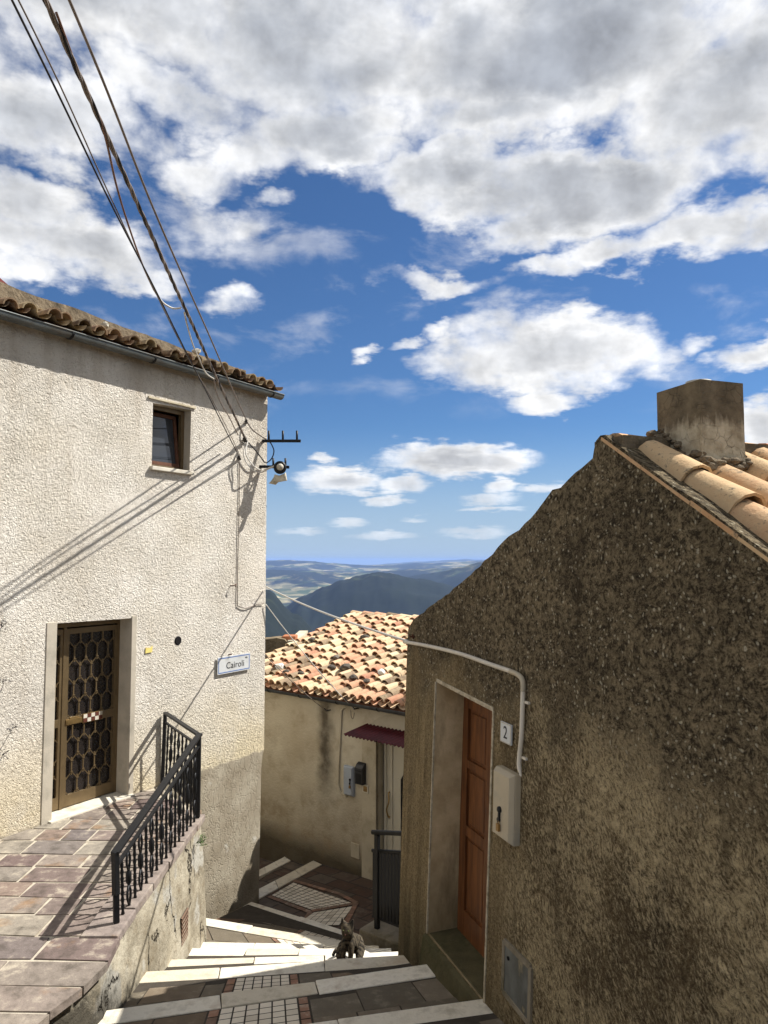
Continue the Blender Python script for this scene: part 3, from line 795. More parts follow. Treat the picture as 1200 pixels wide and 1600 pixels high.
# ================================================================== terrace paving and its retaining wall
TE = [V((x, y, TER)) for x, y in ((-1.975, 8.28), (-1.995, 7.0), (-2.0, 5.9), (-1.985, 5.55), (-1.955, 5.35), (-2.0, 5.05), (-2.1, 4.75), (-2.16, 4.5), (-2.2, 3.6), (-2.25, 2.0), (-2.3, -2.0))]
tb = MB()
tpts = TE + [V((-9, -2, TER)), V((-9, 3, TER)), FL.p(-2.9, 0, -.1), FL.p(0.05, 0, -.1), V((-2.6, 9.1, TER)), V((-1.99, 8.28, TER))]
lo = V((0, 0, -.009))
loop = [p + lo for p in tpts]
tri = tessellate_polygon([loop])
ids = [tb.vert(p) for p in loop]
for t in tri: tb.face([ids[i] for i in t])
tag(tb.build('terrace', MAT['mortar']), kind='structure')
tp = MB(); rt2 = random.Random(11)
def edge_x(y):
    for p, q in zip(TE, TE[1:]):
        if q.y <= y <= p.y: return p.x + (q.x - p.x) * (p.y - y) / (p.y - q.y)
    return TE[0].x if y > TE[0].y else TE[-1].x
def wall_lim(y):  # left limit where the house stands
    t = (y - FL.o.y) / FL.ex.y; return FL.o.x + FL.ex.x * t + .01
y = 9.15; row = 0
while y > 1.2:
    h = .315 * (.9 + .2 * rt2.random()); ya, yb = y - h, y; ym = (ya + yb) / 2
    xl = max(wall_lim(yb), wall_lim(ya)) - .12
    if ya < 3: xl = -7.0
    ker = .27 if ya > 5.6 else 0.0
    xr = edge_x(ym) - ker
    if ym > 8.28: xr = -2.0 - (ym - 8.28) * .93
    x = max(xl, -7.5) - rt2.random() * .3
    while x < xr - .02:
        w = .41 * (.65 + .7 * rt2.random()); xe = x + w
        if xr - xe < .22: xe = xr
        sk = -.05
        jit = lambda: rt2.uniform(-.012, .012)
        gp = .012
        ov = .035 if ker == 0 else 0.0; e0 = edge_x(ya) - ker + ov if (xe >= xr and ym < 8.2) else xe; e1 = edge_x(yb) - ker + ov if (xe >= xr and ym < 8.2) else xe
        ze = rt2.uniform(.0, .006)
        A, B, Cc, D = V((x + gp + jit(), ya + gp + jit(), TER)), V((e0 - gp + jit() * .5, ya + gp + jit(), TER)), V((e1 - gp + jit() * .5, yb - gp + jit(), TER)), V((x + gp + jit(), yb - gp + jit(), TER))
        for q in (A, B, Cc, D): q.y += sk * (q.x + 2.0) * .6
        up = V((0, 0, -.003 + ze * .6)); q = [p + up for p in (A, B, Cc, D)]; rn = rt2.random()
        tp.poly(q, rn)
        for k in range(4):
            j = (k + 1) % 4; tp.poly([q[k], q[j], q[j] + V((0, 0, -.055)), q[k] + V((0, 0, -.055))], rn)
        x = xe if xe < xr else 99
    y = ya; row += 1
tag(tp.build('terrace_paving', MAT['porphyry'], fixn=False), kind='structure')

rw = thing('retaining_wall', 'stained cracked plaster retaining wall between the stone terrace and the steps', 'retaining wall', (-2.05, 6.5, -4.4))
wl = MB()
FP = Fr((-1.99, 5.9, TER), (0, 1, 0), (0, 0, 1), (1, 0, 0))
# front face as a strip following the terrace edge, foot flared towards the steps
prof = []
for i, p in enumerate(TE):
    fl = .05 if 5.2 < p.y < 8 else .03
    prof.append((p + V((-.035, 0, -.05)), V((p.x - .0 + fl * .4, p.y, p.z - .55)), V((p.x + fl + .03, p.y, -4.6))))
fine = []
for a, b in zip(prof, prof[1:]):
    n = max(1, int((a[0] - b[0]).length / .12))
    for k in range(n):
        t = k / n; fine.append([a[m].lerp(b[m], t) for m in range(3)])
fine.append(list(prof[-1]))
rows_ = []
for tr in fine:
    col_ = []
    for m in range(13):
        s = m / 12
        p = tr[0].lerp(tr[1], s * 2) if s < .5 else tr[1].lerp(tr[2], s * 2 - 1)
        nz = mnoise.noise((p.y * 2.2, p.z * 2.2, 1.7)) * .014 + mnoise.noise((p.y * 7, p.z * 7, 4.7)) * .006
        if m > 0: p = p + V((nz, 0, 0))
        col_.append(wl.vert(p, (p.y - 5.9, p.z - TER, p.x)))
    rows_.append(col_)
for a, b in zip(rows_, rows_[1:]):
    for m in range(12): wl.face([a[m], b[m], b[m + 1], a[m + 1]], .5, 0, True)
# far end face and top, a body with real thickness
e = rows_[0]; tl = [wl.v[i] for i in e]
for m in range(12):
    p, q = tl[m], tl[m + 1]; b1, b2 = V((p.x - .75, p.y + .72, p.z)), V((q.x - .75, q.y + .72, q.z))
    wl.poly([p, q, b2, b1], .5, 0, [(p.x, p.z - TER, 0), (q.x, q.z - TER, 0), (b2.x, b2.z - TER, 0), (b1.x, b1.z - TER, 0)])
for a, b in zip(rows_, rows_[1:]):
    p, q = wl.v[a[0]], wl.v[b[0]]; wl.poly([p, q, q + V((-.3, 0, 0)), p + V((-.3, 0, 0))])
wl.build('wall', MAT['parapet_plaster'], rw, fixn=False)
cp = MB(); rc = random.Random(5)
yy = [5.66]
while yy[-1] < 8.30: yy.append(min(8.31, yy[-1] + rc.uniform(.32, .5)))
for y0, y1 in zip(yy, yy[1:]):
    x0, x1 = edge_x(y0), edge_x(y1); g2 = .004; zt = TER + .022 + rc.uniform(-.004, .004); zb = TER - .05
    pts = [(x0 - .27, y0 + g2), (x0 + .012 + rc.uniform(-.006, .006), y0 + g2), (x1 + .012 + rc.uniform(-.006, .006), y1 - g2), (x1 - .27, y1 - g2)]
    cp.prism(WORLD, pts, zb, zt, rc.random())
cp.build('coping', MAT['coping_stone'], rw, bevel=.012)
# slab edge stones beyond the railing, the open lip of the terrace
lp = MB()
for y0, y1 in ((5.35, 5.64), (4.9, 5.33), (4.42, 4.88), (3.9, 4.4), (3.3, 3.88)):
    x0, x1 = edge_x(y0), edge_x(y1); continue
    lp.prism(WORLD, [(x0 - .4, y0 + .006), (x0 + .03, y0 + .006), (x1 + .03, y1 - .006), (x1 - .4, y1 - .006)], TER - .055, TER + .004, rc.random())
pass
# honeycomb vent brick let into the wall
vb = MB(); va_ = at_plane(288, 1448, V((-1.955, 0, 0)), V((1, 0, 0)))
fv = Fr(V((-1.985, va_.y, va_.z)), (0, 1, 0), (0, 0, 1), (1, 0, 0))
vb.box(fv, (-.115, .115), (-.13, .13), (.0, .026), .9, 1)
for i in range(7):
    vb.box(fv, (-.115, .115), (-.13 + i * .041, -.117 + i * .041), (.020, .040), .95)
    vb.box(fv, (-.115 + i * .036, -.102 + i * .036), (-.13, .13), (.022, .038), .9)
vb.build('vent_brick', [MAT['terracotta_border'], MAT['dark_joint']], rw)

# weed growing out of the wall
wd = MB(); rp = random.Random(2); c0 = at_plane(314, 1313, V((-1.93, 0, 0)), V((1, 0, 0)))
for i in range(150):
    d = V((rp.gauss(0, 1) * .5 + .35, rp.gauss(0, 1) * .9, rp.gauss(0, 1))).normalized() * rp.uniform(.01, .075)
    p = c0 + d; s = rp.uniform(.009, .018); u = V((rp.uniform(-1, 1), rp.uniform(-1, 1), rp.uniform(-.3, 1))).normalized(); w = u.cross(V((rp.uniform(-1, 1), rp.uniform(-1, 1), rp.uniform(-1, 1)))).normalized()
    wd.poly([p - w * s * .5, p + u * s * .7 - w * s * .2, p + u * s * 1.4, p + u * s * .7 + w * s * .4], rp.random())
for i in range(6):
    wd.tube([c0 + V((-.05, 0, -.03)), c0 + V((rp.uniform(-.0, .05), rp.uniform(-.05, .05), rp.uniform(-.03, .06)))], .0025, 5, .2)
tag(wd.build('wall_weed', MAT['leaf_green'], fixn=False), 'small green weed growing out of the retaining wall under the railing corner', 'weed')
# ================================================================== left house
lh = thing('stucco_house', 'tall pale house with rough stucco, small high window and lattice door', 'house', FL.p(0, 0, 0))
S_ = FL.st
d_tl, d_bl, d_tr, d_br = (-1.478, 2.115), (-1.49, 0.012), (-.472, 2.105), (-.476, 0.012)
door_hole = [d_bl, d_br, d_tr, d_tl]
w_hole = [(-.216, 3.985), (.420, 3.985), (.432, 4.81), (-.216, 4.79)]
EAV = 5.33
outer = [(-9, -3.2), (1.905, -3.2), (1.905, -2.0), (1.925, -.25), (1.955, -.05), (1.985, .03), (1.978, EAV), (-9, EAV)]
w = MB(); w.holed(FL, outer, [door_hole, w_hole], 7.0, [.27, .2], 0, 1)
w.build('wall', [MAT['left_stucco'], MAT['door_surround_grey']], lh)
# plain bands round the door
s = MB()
s.box(FL, (-1.60, -1.478), (-.06, 2.13), (-.03, .010)); s.box(FL, (-.472, -.40), (.0, 2.13), (-.03, .010)); 
s.build('door_surround', MAT['door_surround_grey'], lh, bevel=.004)
t = MB(); t.box(FL, (-1.52, -.40), (-.03, .018), (-.27, .06)); t.build('threshold', MAT['marble_sill'], lh, bevel=.006)
# the grille door: narrow fixed leaf and main leaf of bronze metal over dark glass
dr = MB(); DF = FL.moved(0, 0, -.25)
dr.box(DF, (-1.478, -1.44), (.02, 2.1), (0, .045)); dr.box(DF, (-.51, -.473), (.02, 2.1), (0, .045)); dr.box(DF, (-1.44, -.51), (2.04, 2.1), (0, .045))
dr.box(DF, (-1.245, -1.205), (.02, 2.04), (0, .05))
door = dr.build('door_frame', MAT['bronze_alu'], lh, bevel=.003)
def leaf(a0, a1, nm):
    m = MB(); fw = .036
    m.box(DF, (a0, a0 + fw), (.03, 2.02), (.004, .042)); m.box(DF, (a1 - fw, a1), (.03, 2.02), (.004, .042))
    m.box(DF, (a0 + fw, a1 - fw), (1.96, 2.02), (.004, .042)); m.box(DF, (a0 + fw, a1 - fw), (.03, .16), (.004, .042))
    m.box(DF, (a0 + fw, a1 - fw), (.93, 1.02), (.004, .042))
    L = m.build(nm, MAT['bronze_alu'], lh, bevel=.003)
    gl = MB(); gl.box(DF, (a0 + fw, a1 - fw), (.16, 1.96), (.006, .012)); gl.build('pane', MAT['rope_glass'], L)
    W = .152
    def lattice(b0, b1):
        lat = MB(); per = .205; nrow = int((b1 - b0) / per) + 1
        def clipbar(p, q, wd):
            (x0, y0), (x1, y1) = p, q; lo, hi = a0 + fw, a1 - fw
            # clip to the leaf opening
            t0, t1 = 0.0, 1.0
            for k, (u, dlt, mn_, mx_) in enumerate(((x0, x1 - x0, lo, hi), (y0, y1 - y0, b0, b1))):
                if abs(dlt) < 1e-9:
                    if u < mn_ or u > mx_: return
                else:
                    ta, tb_ = (mn_ - u) / dlt, (mx_ - u) / dlt
                    if ta > tb_: ta, tb_ = tb_, ta
                    t0, t1 = max(t0, ta), min(t1, tb_)
            if t1 - t0 < 1e-3: return
            A = DF.p(x0 + (x1 - x0) * t0, y0 + (y1 - y0) * t0, .035); B = DF.p(x0 + (x1 - x0) * t1, y0 + (y1 - y0) * t1, .035)
            lat.bar(A, B, wd, .012, FL.ez)
        for r in range(-1, nrow + 1):
            off = (r % 2) * W / 2; yc = b0 + (r + .5) * per
            for i in range(-1, int((a1 - a0) / W) + 2):
                x = a0 + fw + off + i * W
                clipbar((x, yc - .098), (x, yc + .098), .015)
                clipbar((x, yc + .062), (x + W / 2, yc + per - .062), .008); clipbar((x, yc + .062), (x - W / 2, yc + per - .062), .008)
                if b0 < yc - .06 and yc + .06 < b1 and a0 + fw < x < a1 - fw:
                    for yy_ in (yc - .062, yc + .062): lat.box(DF, (x - .016, x + .016), (yy_ - .005, yy_ + .005), (.040, .048))
        lat.build('grille', MAT['bronze_alu'], L)
    lattice(.16, .93); lattice(1.02, 1.96)
    # curtains glimpsed behind the glass are left dark
    return L
leaf(-1.44, -1.245, 'side_panel'); main = leaf(-1.205, -.51, 'door')
pl_ = MB(); pl_.box(DF, (-1.19, -.98), (.94, 1.0), (.042, .050)); pl_.box(DF, (-1.14, -1.02), (1.0, 1.02), (.042, .049))
pl_.build('handle_plate', MAT['brass'], main, bevel=.002)
ck = MB()
ck.box(DF, (-.97, -.70), (.925, 1.03), (.042, .052), .5, 0)
for i in range(5):
    for j in range(2):
        ck.box(DF, (-.962 + i * .052, -.914 + i * .052), (.933 + j * .046, .976 + j * .046), (.050, .056), .5, 1 if (i + j) % 2 else 2)
ck.build('checked_plate', [MAT['brass'], MAT['marble_sill'], MAT['rusty']], main)
# window
wf = MB(); WF = FL.moved(0, 0, -.17)
wf.box(WF, (-.216, -.17), (3.985, 4.8), (0, .05)); wf.box(WF, (.375, .43), (3.985, 4.8), (0, .05)); wf.box(WF, (-.17, .375), (4.745, 4.8), (0, .05)); wf.box(WF, (-.17, .375), (3.985, 4.03), (0, .05))
win = wf.build('window', MAT['bronze_alu'], lh, bevel=.004)
tl_ = rad(7); SF = Fr(WF.p(0, 4.035, .012), FL.ex, (FL.ey * math.cos(tl_) - FL.ez * math.sin(tl_)), (FL.ez * math.cos(tl_) + FL.ey * math.sin(tl_)))
sh = MB(); sh.box(SF, (-.165, -.12), (0, .70), (-.02, .02)); sh.box(SF, (.325, .37), (0, .70), (-.02, .02)); sh.box(SF, (-.12, .325), (.655, .70), (-.02, .02)); sh.box(SF, (-.12, .325), (0, .045), (-.02, .02))
sash = sh.build('sash', MAT['wood_beam'], win, bevel=.004)
pn = MB(); pn.box(SF, (-.12, .325), (.045, .655), (-.006, .0)); pn.build('pane', MAT['window_glass'], win)
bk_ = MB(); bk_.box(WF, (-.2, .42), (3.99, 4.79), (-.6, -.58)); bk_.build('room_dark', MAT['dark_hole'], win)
si = MB(); si.box(FL, (-.25, .455), (3.935, 3.985), (-.2, .055)); si.build('window_sill', MAT['marble_sill'], lh, bevel=.008)
ld = MB(); ld.box(FL, (-.30, .50), (4.835, 4.862), (-.01, .022)); ld.build('drip_moulding', MAT['pale_plaster'], lh, bevel=.004)
# little things fixed in the wall
ho = MB(); hx, hy = S_(278, 1001); 
ho.lathe(FL.p(hx, hy, -.01), FL.ez, [(.058, 0), (.058, .014), (.045, .018)], 18); ho.build('flue_hole', MAT['dark_hole'], lh)
st_ = MB(); yx, yy_ = S_(232, 1015); 
st_.prism(FL, [(yx - .055, yy_ - .04), (yx + .05, yy_ - .035), (yx + .055, yy_ + .042), (yx + .015, yy_ + .018), (yx - .05, yy_ + .03)], .004, .012); st_.build('paper_scrap', MAT['yellow_sticker'], lh)
# roof: deck, eave tiles, back upstand
def tile_field(mb, fr, ncol, nrow, w, ex, r, rng_, jit=1.0, a_start=0.0, skip=None, lift=.0, pans=True, keep=None, drop=0.0, stag=0.0):
    """barrel tiles on the plane of fr: a along the eave, b up the slope, c off the roof"""
    NS = 6
    for i in range(ncol):
        ca = a_start + (i + .5) * w + rng_.uniform(-.012, .012) * jit
        coff = rng_.uniform(-stag, stag)
        for j in range(nrow):
            if keep and not keep(ca, j * ex): continue
            rn = rng_.random(); b0 = j * ex + rng_.uniform(-.03, .03) * jit + (coff if j > 0 else coff * .12); L = ex * 1.22
            tilt = rng_.uniform(-.02, .02) * jit; cc = ca + rng_.uniform(-.01, .01) * jit; dl = rng_.uniform(-.005, .012) * jit
            r0 = r * rng_.uniform(.96, 1.06); r1 = r * .84; th = .016
            def ring(rr, b, h, sgn=1):
                out = []
                for k in range(NS + 1):
                    an = math.pi * (k / NS)
                    out.append((cc + tilt * (b - b0) - rr * math.cos(an), b, h + sgn * rr * math.sin(an)))
                return out
            h0 = .052 + dl + lift + drop; h1 = .030 + lift
            O0, O1, I0, I1 = ring(r0, b0, h0), ring(r1, b0 + L, h1), ring(r0 - th, b0, h0), ring(r1 - th, b0 + L, h1)
            ids = [[mb.vert(fr.p(*q), q) for q in R_] for R_ in (O0, O1, I0, I1)]
            for k in range(NS):
                mb.face([ids[0][k], ids[0][k + 1], ids[1][k + 1], ids[1][k]], rn, 0, True)
                mb.face([ids[2][k + 1], ids[2][k], ids[3][k], ids[3][k + 1]], rn, 0, True)
            ro = [mb.vert(fr.p(*q), q) for q in O0]; ri = [mb.vert(fr.p(*q), q) for q in I0]
            for k in range(NS): mb.face([ro[k + 1], ro[k], ri[k], ri[k + 1]], rn, 0)
        if pans:
            pa = ca + w / 2
            for j in range(nrow):
                if keep and not keep(pa, j * ex): continue
                rn = rng_.random(); b0 = j * ex - .03 + rng_.uniform(-.02, .02); L = ex * 1.2; rr = r * 1.02
                A, B = [], []
                for k in range(NS + 1):
                    an = math.pi * (k / NS)
                    A.append(mb.vert(fr.p(pa - rr * math.cos(an), b0, .072 - rr * .82 * math.sin(an) + .010 + lift))); B.append(mb.vert(fr.p(pa - rr * .9 * math.cos(an), b0 + L, .072 - rr * .75 * math.sin(an) - .010 + lift)))
                for k in range(NS): mb.face([A[k], A[k + 1], B[k + 1], B[k]], rn, 0, True)
slope = rad(11)
RFL = Fr(FL.p(-9, EAV + .02, .20), FL.ex, FL.ey * math.sin(slope) - FL.ez * math.cos(slope), FL.ey * math.cos(slope) + FL.ez * math.sin(slope))
dk = MB(); dk.box(RFL, (0, 10.98), (.0, 7.0), (-.07, -.012)); roofL = dk.build('roof', MAT['wood_beam'], lh)
tm = MB(); rT = random.Random(21); 
tile_field(tm, RFL, 51, 2, .215, .30, .092, rT, 2.4, 0.0, lift=.0)
tm.build('roof_tiles', MAT['old_tiles'], roofL, fixn=False)
up = MB()
UA, UH0 = FL.st(2, 441, -.52); UB, UH1 = FL.st(376, 577, -.52)
n = 90; rU = random.Random(4)
tops = []
for i in range(n + 1):
    s0 = -9 + (2.06 + 9) * i / n
    hgt = UH0 + (UH1 - UH0) * (s0 - UA) / (UB - UA) + mnoise.noise((s0 * 1.6, 3, 0)) * .03 + mnoise.noise((s0 * 6, 1, 0)) * .012
    tops.append((s0, hgt))
for (s0, h0), (s1, h1) in zip(tops, tops[1:]):
    A = [FL.p(s0, 5.36, -.48), FL.p(s1, 5.36, -.48), FL.p(s1, h1, -.52), FL.p(s0, h0, -.52)]; up.poly(A)
    up.poly([FL.p(s0, h0, -.52), FL.p(s1, h1, -.52), FL.p(s1, h1 + .02, -.8), FL.p(s0, h0 + .02, -.8)])
    up.poly([FL.p(s0, h0 + .02, -.8), FL.p(s1, h1 + .02, -.8), FL.p(s1, 5.3, -.85), FL.p(s0, 5.3, -.85)])
s1, h1 = tops[-1]; up.poly([FL.p(s1, 5.36, -.48), FL.p(s1, h1, -.52), FL.p(s1, h1 + .02, -.8), FL.p(s1, 5.3, -.85)])
up.build('roof_upstand', MAT['roof_concrete'], lh, weld=True)
fl = MB(); fx, fy = FL.st(2, 432, -.75); fx2, fy2 = FL.st(27, 452, -.75)
fl.prism(FL, [(fx - 1.2, fy + .55), (fx2, fy2 - .06), (fx2, fy2 - .14), (fx - 1.2, fy - .3)], -.9, -.72); fl.build('roof_flashing', MAT['red_flashing'], lh)
# gutter: half round trough with brackets
gt = MB(); GC = FL.moved(0, 5.315, .145); NSg = 10; gr = .068
ends = (-9.0, 2.12)
for th_ in (0, .004):
    rr = gr - th_; A = []; B = []
    for k in range(NSg + 1):
        an = math.pi + math.pi * k / NSg
        A.append(gt.vert(GC.p(ends[0], rr * math.sin(an), rr * math.cos(an)))); B.append(gt.vert(GC.p(ends[1], rr * math.sin(an), rr * math.cos(an))))
    for k in range(NSg): gt.face([A[k], A[k + 1], B[k + 1], B[k]], .5, 0, True)
    if th_ == 0: gt.face(B, .5, 0)
gt.tube([GC.p(ends[0], .004, gr), GC.p(ends[1], .004, gr)], .009, 6)
gutL = gt.build('gutter', MAT['gutter_metal'], lh, fixn=False)
for px in (109, 238, 336, 423):
    b = MB(); r0 = at_plane(px, 520 + (px - 109) * .29, GC.o, FL.ez) - GC.o; s0 = r0.dot(FL.ex)
    path = [GC.p(s0, (gr + .004) * math.sin(an), (gr + .004) * math.cos(an)) for an in [math.pi + math.pi * k / 10 for k in range(11)]]
    for p, q in zip(path, path[1:]): b.bar(p, q, .028, .006, FL.ez)
    b.build('bracket', MAT['black_iron'], gutL)
# pale lumps lying on the tiles
def lump(name, label, cat, pos, sx, sy, sz, m, seed, group=None, sub=2):
    bm = bmesh.new(); bmesh.ops.create_icosphere(bm, subdivisions=sub, radius=1.0)
    rl = random.Random(seed); o3 = V((rl.uniform(0, 50), rl.uniform(0, 50), rl.uniform(0, 50)))
    rz = Matrix.Rotation(rl.uniform(0, 6.28), 3, 'Z')
    for v in bm.verts:
        n_ = v.co.copy(); f_ = 1 + .38 * mnoise.noise(n_ * 1.3 + o3) + .22 * mnoise.noise(n_ * 3.1 + o3)
        q = V((n_.x * sx * f_, n_.y * sy * f_, n_.z * sz * f_)); v.co = rz @ q
    me = bpy.data.meshes.new(name); bm.to_mesh(me); bm.free(); me.materials.append(m)
    at = me.attributes.new('rnd', 'FLOAT', 'FACE'); rv = rl.random(); at.data.foreach_set('value', [rv] * len(me.polygons))
    o = bpy.data.objects.new(name, me); COL.objects.link(o); o.location = pos; OFF[o.name] = V(pos)
    return tag(o, label, cat, group)
for (px, py, lab, sd) in ((164, 509, 'white crumpled lump on the eave tiles of the stucco house, towards the left edge', 3), (307, 549, 'white crumpled lump on the eave tiles of the stucco house, near the cables', 8)):
    p = at_plane(px, py, FL.p(0, 0, -.42), FL.ez)
    lump('white_lump', lab, 'rubble', p, .05, .07, .045, MAT['flue_white'], sd)

# ================================================================== street sign
sg0 = FL.st(337, 1027); sgA = (FL.st(337, 1027), FL.st(388, 1020), FL.st(389, 1046), FL.st(338, 1054))
sa0 = (sgA[0][0] + sgA[3][0]) / 2; sa1 = (sgA[1][0] + sgA[2][0]) / 2; sb0 = (sgA[2][1] + sgA[3][1]) / 2; sb1 = (sgA[0][1] + sgA[1][1]) / 2
sgn = thing('street_sign', 'white enamel street name sign with blue rim on the rough stucco wall', 'street sign', FL.p(sa0, sb0, .02))
q = MB(); q.box(FL, (sa0, sa1), (sb0, sb1), (.018, .030)); q.build('plate', MAT['sign_enamel'], sgn, bevel=.003)
q = MB(); ring_frame(q, FL, sa0 + .016, sa1 - .016, sb0 + .016, sb1 - .016, .010, .0302, .0318)
q.build('blue_rim', MAT['sign_blue'], sgn)
text_part('Cairoli', .125, FL.moved((sa0 + sa1) / 2 + .02, (sb0 + sb1) / 2 - .015, .0304), MAT['lettering_black'], sgn, sx=1.02, spacing=1.05)
text_part('via', .045, FL.moved(sa1 - .085, sb1 - .055, .0304), MAT['lettering_black'], sgn)

# ================================================================== terrace railing
rl_ = thing('iron_railing', 'black wrought iron railing with diamond balusters along the stone terrace', 'railing', (-2.0, 8.2, TER))
KT = TER + .022
PC = V((-2.02, 8.18, KT)); PN = V((-2.06, 5.86, KT)); PW = FL.p(.03, 0, .03); PW.z = TER + .01
TC, TN, TW = V((-2.02, 8.18, -1.90)), V((-2.075, 5.84, -2.25)), V((PW.x + .02, PW.y, -1.905))
def rail(name, p, q, w_, h_, parent=rl_):
    b = MB(); b.bar(p, q, w_, h_); return b.build(name, MAT['black_iron'], parent, bevel=.003)
dn_ = (TN - TC).normalized()
rail('handrail', TC - dn_ * .03, TN + dn_ * .01, .064, .026); rail('handrail', TW, TC, .054, .024)
low = V((0, 0, -.115))
rail('lower_rail', TC + low, TN + low, .032, .02); rail('lower_rail', TW + low, TC + low, .03, .018)
bw0, bw1 = V((PW.x, PW.y, TER + .10)), V((PC.x, PC.y, TER + .10)); rail('bottom_rail', bw0, bw1, .022, .014)
b = MB(); b.bar(PC, TC + V((0, 0, -.01)), .045); b.build('post', MAT['black_iron'], rl_, bevel=.003)
b = MB(); b.bar(PN, PN + V((-.006, -.004, .22)), .042); b.bar(PN + V((-.006, -.004, .21)), TN + V((0, 0, .01)), .044); b.build('post', MAT['black_iron'], rl_, bevel=.003)
b = MB(); b.bar(PW, V((PW.x + .02, PW.y, -1.91)), .04); b.build('post', MAT['black_iron'], rl_, bevel=.003)
def baluster(p, q, dirv, kind):
    m = MB(); d = q - p; L = d.length; u = d.normalized()
    if kind == 0:   # thin twisted bar with knots
        n = 16; path = [p + u * L * k / n for k in range(n + 1)]
        m.tube(path, [.010 if k % 2 else .0155 for k in range(n + 1)], 6)
    else:           # bar opening in two diamonds, thick in the middle
        a, b = .20, .80; hw, hh = .040, .085
        def dia(c):
            for sg in (1, -1):
                m.tube([p + u * L * c - u * hh, p + u * L * c + dirv * sg * hw * .9 - u * hh * .25, p + u * L * c + dirv * sg * hw * .9 + u * hh * .25, p + u * L * c + u * hh], .0105, 6)
        dia(a); dia(b)
        m.tube([p, p + u * (L * a - hh + .004)], .0125, 6); m.tube([p + u * (L * b + hh - .004), q], .0125, 6)
        m.tube([p + u * (L * a + hh - .004), p + u * (L * .38), p + u * (L * .42), p + u * (L * .58), p + u * (L * .62), p + u * (L * b - hh + .004)], [.0125, .0125, .024, .024, .0125, .0125], 8)
    m.build('baluster', MAT['black_iron'], rl_)
N = 17
for k in range(1, N):
    t = k / N; p = PC.lerp(PN, t); q = (TC + low).lerp(TN + low, t); baluster(p, q, (PN - PC).normalized(), k % 2)
N = 9
for k in range(1, N):
    t = k / N; p = bw0.lerp(bw1, t); q = (TW + low).lerp(TC + low, t); baluster(p, q, (bw1 - bw0).normalized(), (k + 1) % 2)

# sprigs of a shrub standing beside the door, reaching in at the picture's edge
shb = thing('shrub', 'dark sparse shrub sprigs in front of the stucco wall at its left end', 'shrub', FL.p(-2.5, 0, .35))
tw = MB(); lf = MB(); rS = random.Random(9); root = FL.p(-2.5, 0, .35)
for (px, py) in ((20, 1137), (5, 1180), (8, 1062), (4, 972), (6, 1330), (-10, 1250), (-15, 1020)):
    s0, t0 = FL.st(px, py, .18); tip = FL.p(s0, t0, .18)
    mid_ = root.lerp(tip, .6) + FL.ex * -.12
    pts = spline([root, mid_, tip], 6); tw.tube(pts, [.006 - .004 * k / (len(pts) - 1) for k in range(len(pts))], 5, .3)
    for k in range(26):
        c_ = tip + V((rS.gauss(0, .03), rS.gauss(0, .03), rS.gauss(0, .02)))
        d = V((rS.gauss(0, 1), rS.gauss(0, 1), rS.gauss(0, .6))).normalized(); e_ = d.cross(V((rS.random(), rS.random(), 1))).normalized(); L = rS.uniform(.025, .05)
        lf.poly([c_ - e_ * .004, c_ + d * L * .5 - e_ * .008, c_ + d * L, c_ + d * L * .5 + e_ * .008], rS.random())
tw.build('stem', MAT['leaf_dark'], shb); lf.build('foliage', MAT['leaf_dark'], shb, fixn=False)
# ================================================================== middle house
MS = FM.st
mh = thing('tiled_cottage', 'beige plastered cottage with patchy barrel tile roof below the steps', 'house', FM.o)
gz = -GUT - FM.o.z      # gutter height over the street
# ridge and far verge from the roof's own plane
ec = at_plane(352, 1060, FM.o + mn * .22, mn)            # eave corner
ec = V((ec.x, ec.y, -GUT + .03))
vn = V((-mn.x, -mn.y, 0)); vs_ = V((-vn.y, vn.x, 0))
rd = at_plane(553, 962, ec, md)                           # ridge end, in the verge plane
run = (rd - ec).dot(-mn); rise = rd.z - ec.z
sl = math.atan2(rise, run); slen = math.hypot(run, rise)
aC = (ec - FM.o).dot(md)                                  # verge position along the wall
WL = aC - .12; W0 = -2.6
hgt = gz + .02
# door opening on the wall
dA0 = MS(601, 1250)[0]; dA1 = dA0 - .92
a_rev = MS(588, 1250)[0]
dt = MS(600, 1166)[1] + .12
hole = [(a_rev - .0, .02), (a_rev, dt), (a_rev - 1.02, dt), (a_rev - 1.02, .02)]
outer = [(W0, -3), (WL, -3), (WL, hgt), (W0, hgt)]
w = MB(); w.holed(FM, outer, [hole], .5, [.22], 0, 1); w.build('wall', [MAT['middle_stucco'], MAT['pale_plaster']], mh)
sd = MB()   # end walls and rear wall
end = [(-.0, -3), (-.0, hgt), (-(run - .2), hgt + rise - .02), (-(2 * run - .4), hgt), (-(2 * run - .4), -3)]
for a in (WL - .002, W0 + .3):
    E_ = Fr(FM.p(a, 0, -.002), -mn, (0, 0, 1), md); sd.prism(E_, [(-q[0], q[1]) for q in end], -.28, 0)
sd.box(FM, (W0 + .1, WL - .1), (-3, hgt), (-(2 * run - .4), -(2 * run - .7)))
sd.build('end_wall', MAT['middle_stucco'], mh)
pil = MB(); pa = MS(566, 1250)[0]
pil.box(FM, (a_rev + .0, pa), (-.3, MS(575, 1150)[1] + .1), (-.05, .012)); pil.build('door_jamb', MAT['pale_plaster'], mh, bevel=.004)
ar = MB(); # pale arched fanlight patch over the awning
ac = MS(630, 1130); pts = []
for k in range(13):
    an = math.pi * k / 12; pts.append((a_rev - .5 + .62 * math.cos(an), dt + .10 + .30 * math.sin(an)))
ar.prism(FM, pts, -.05, .014); ar.build('blind_arch', MAT['pale_plaster'], mh)
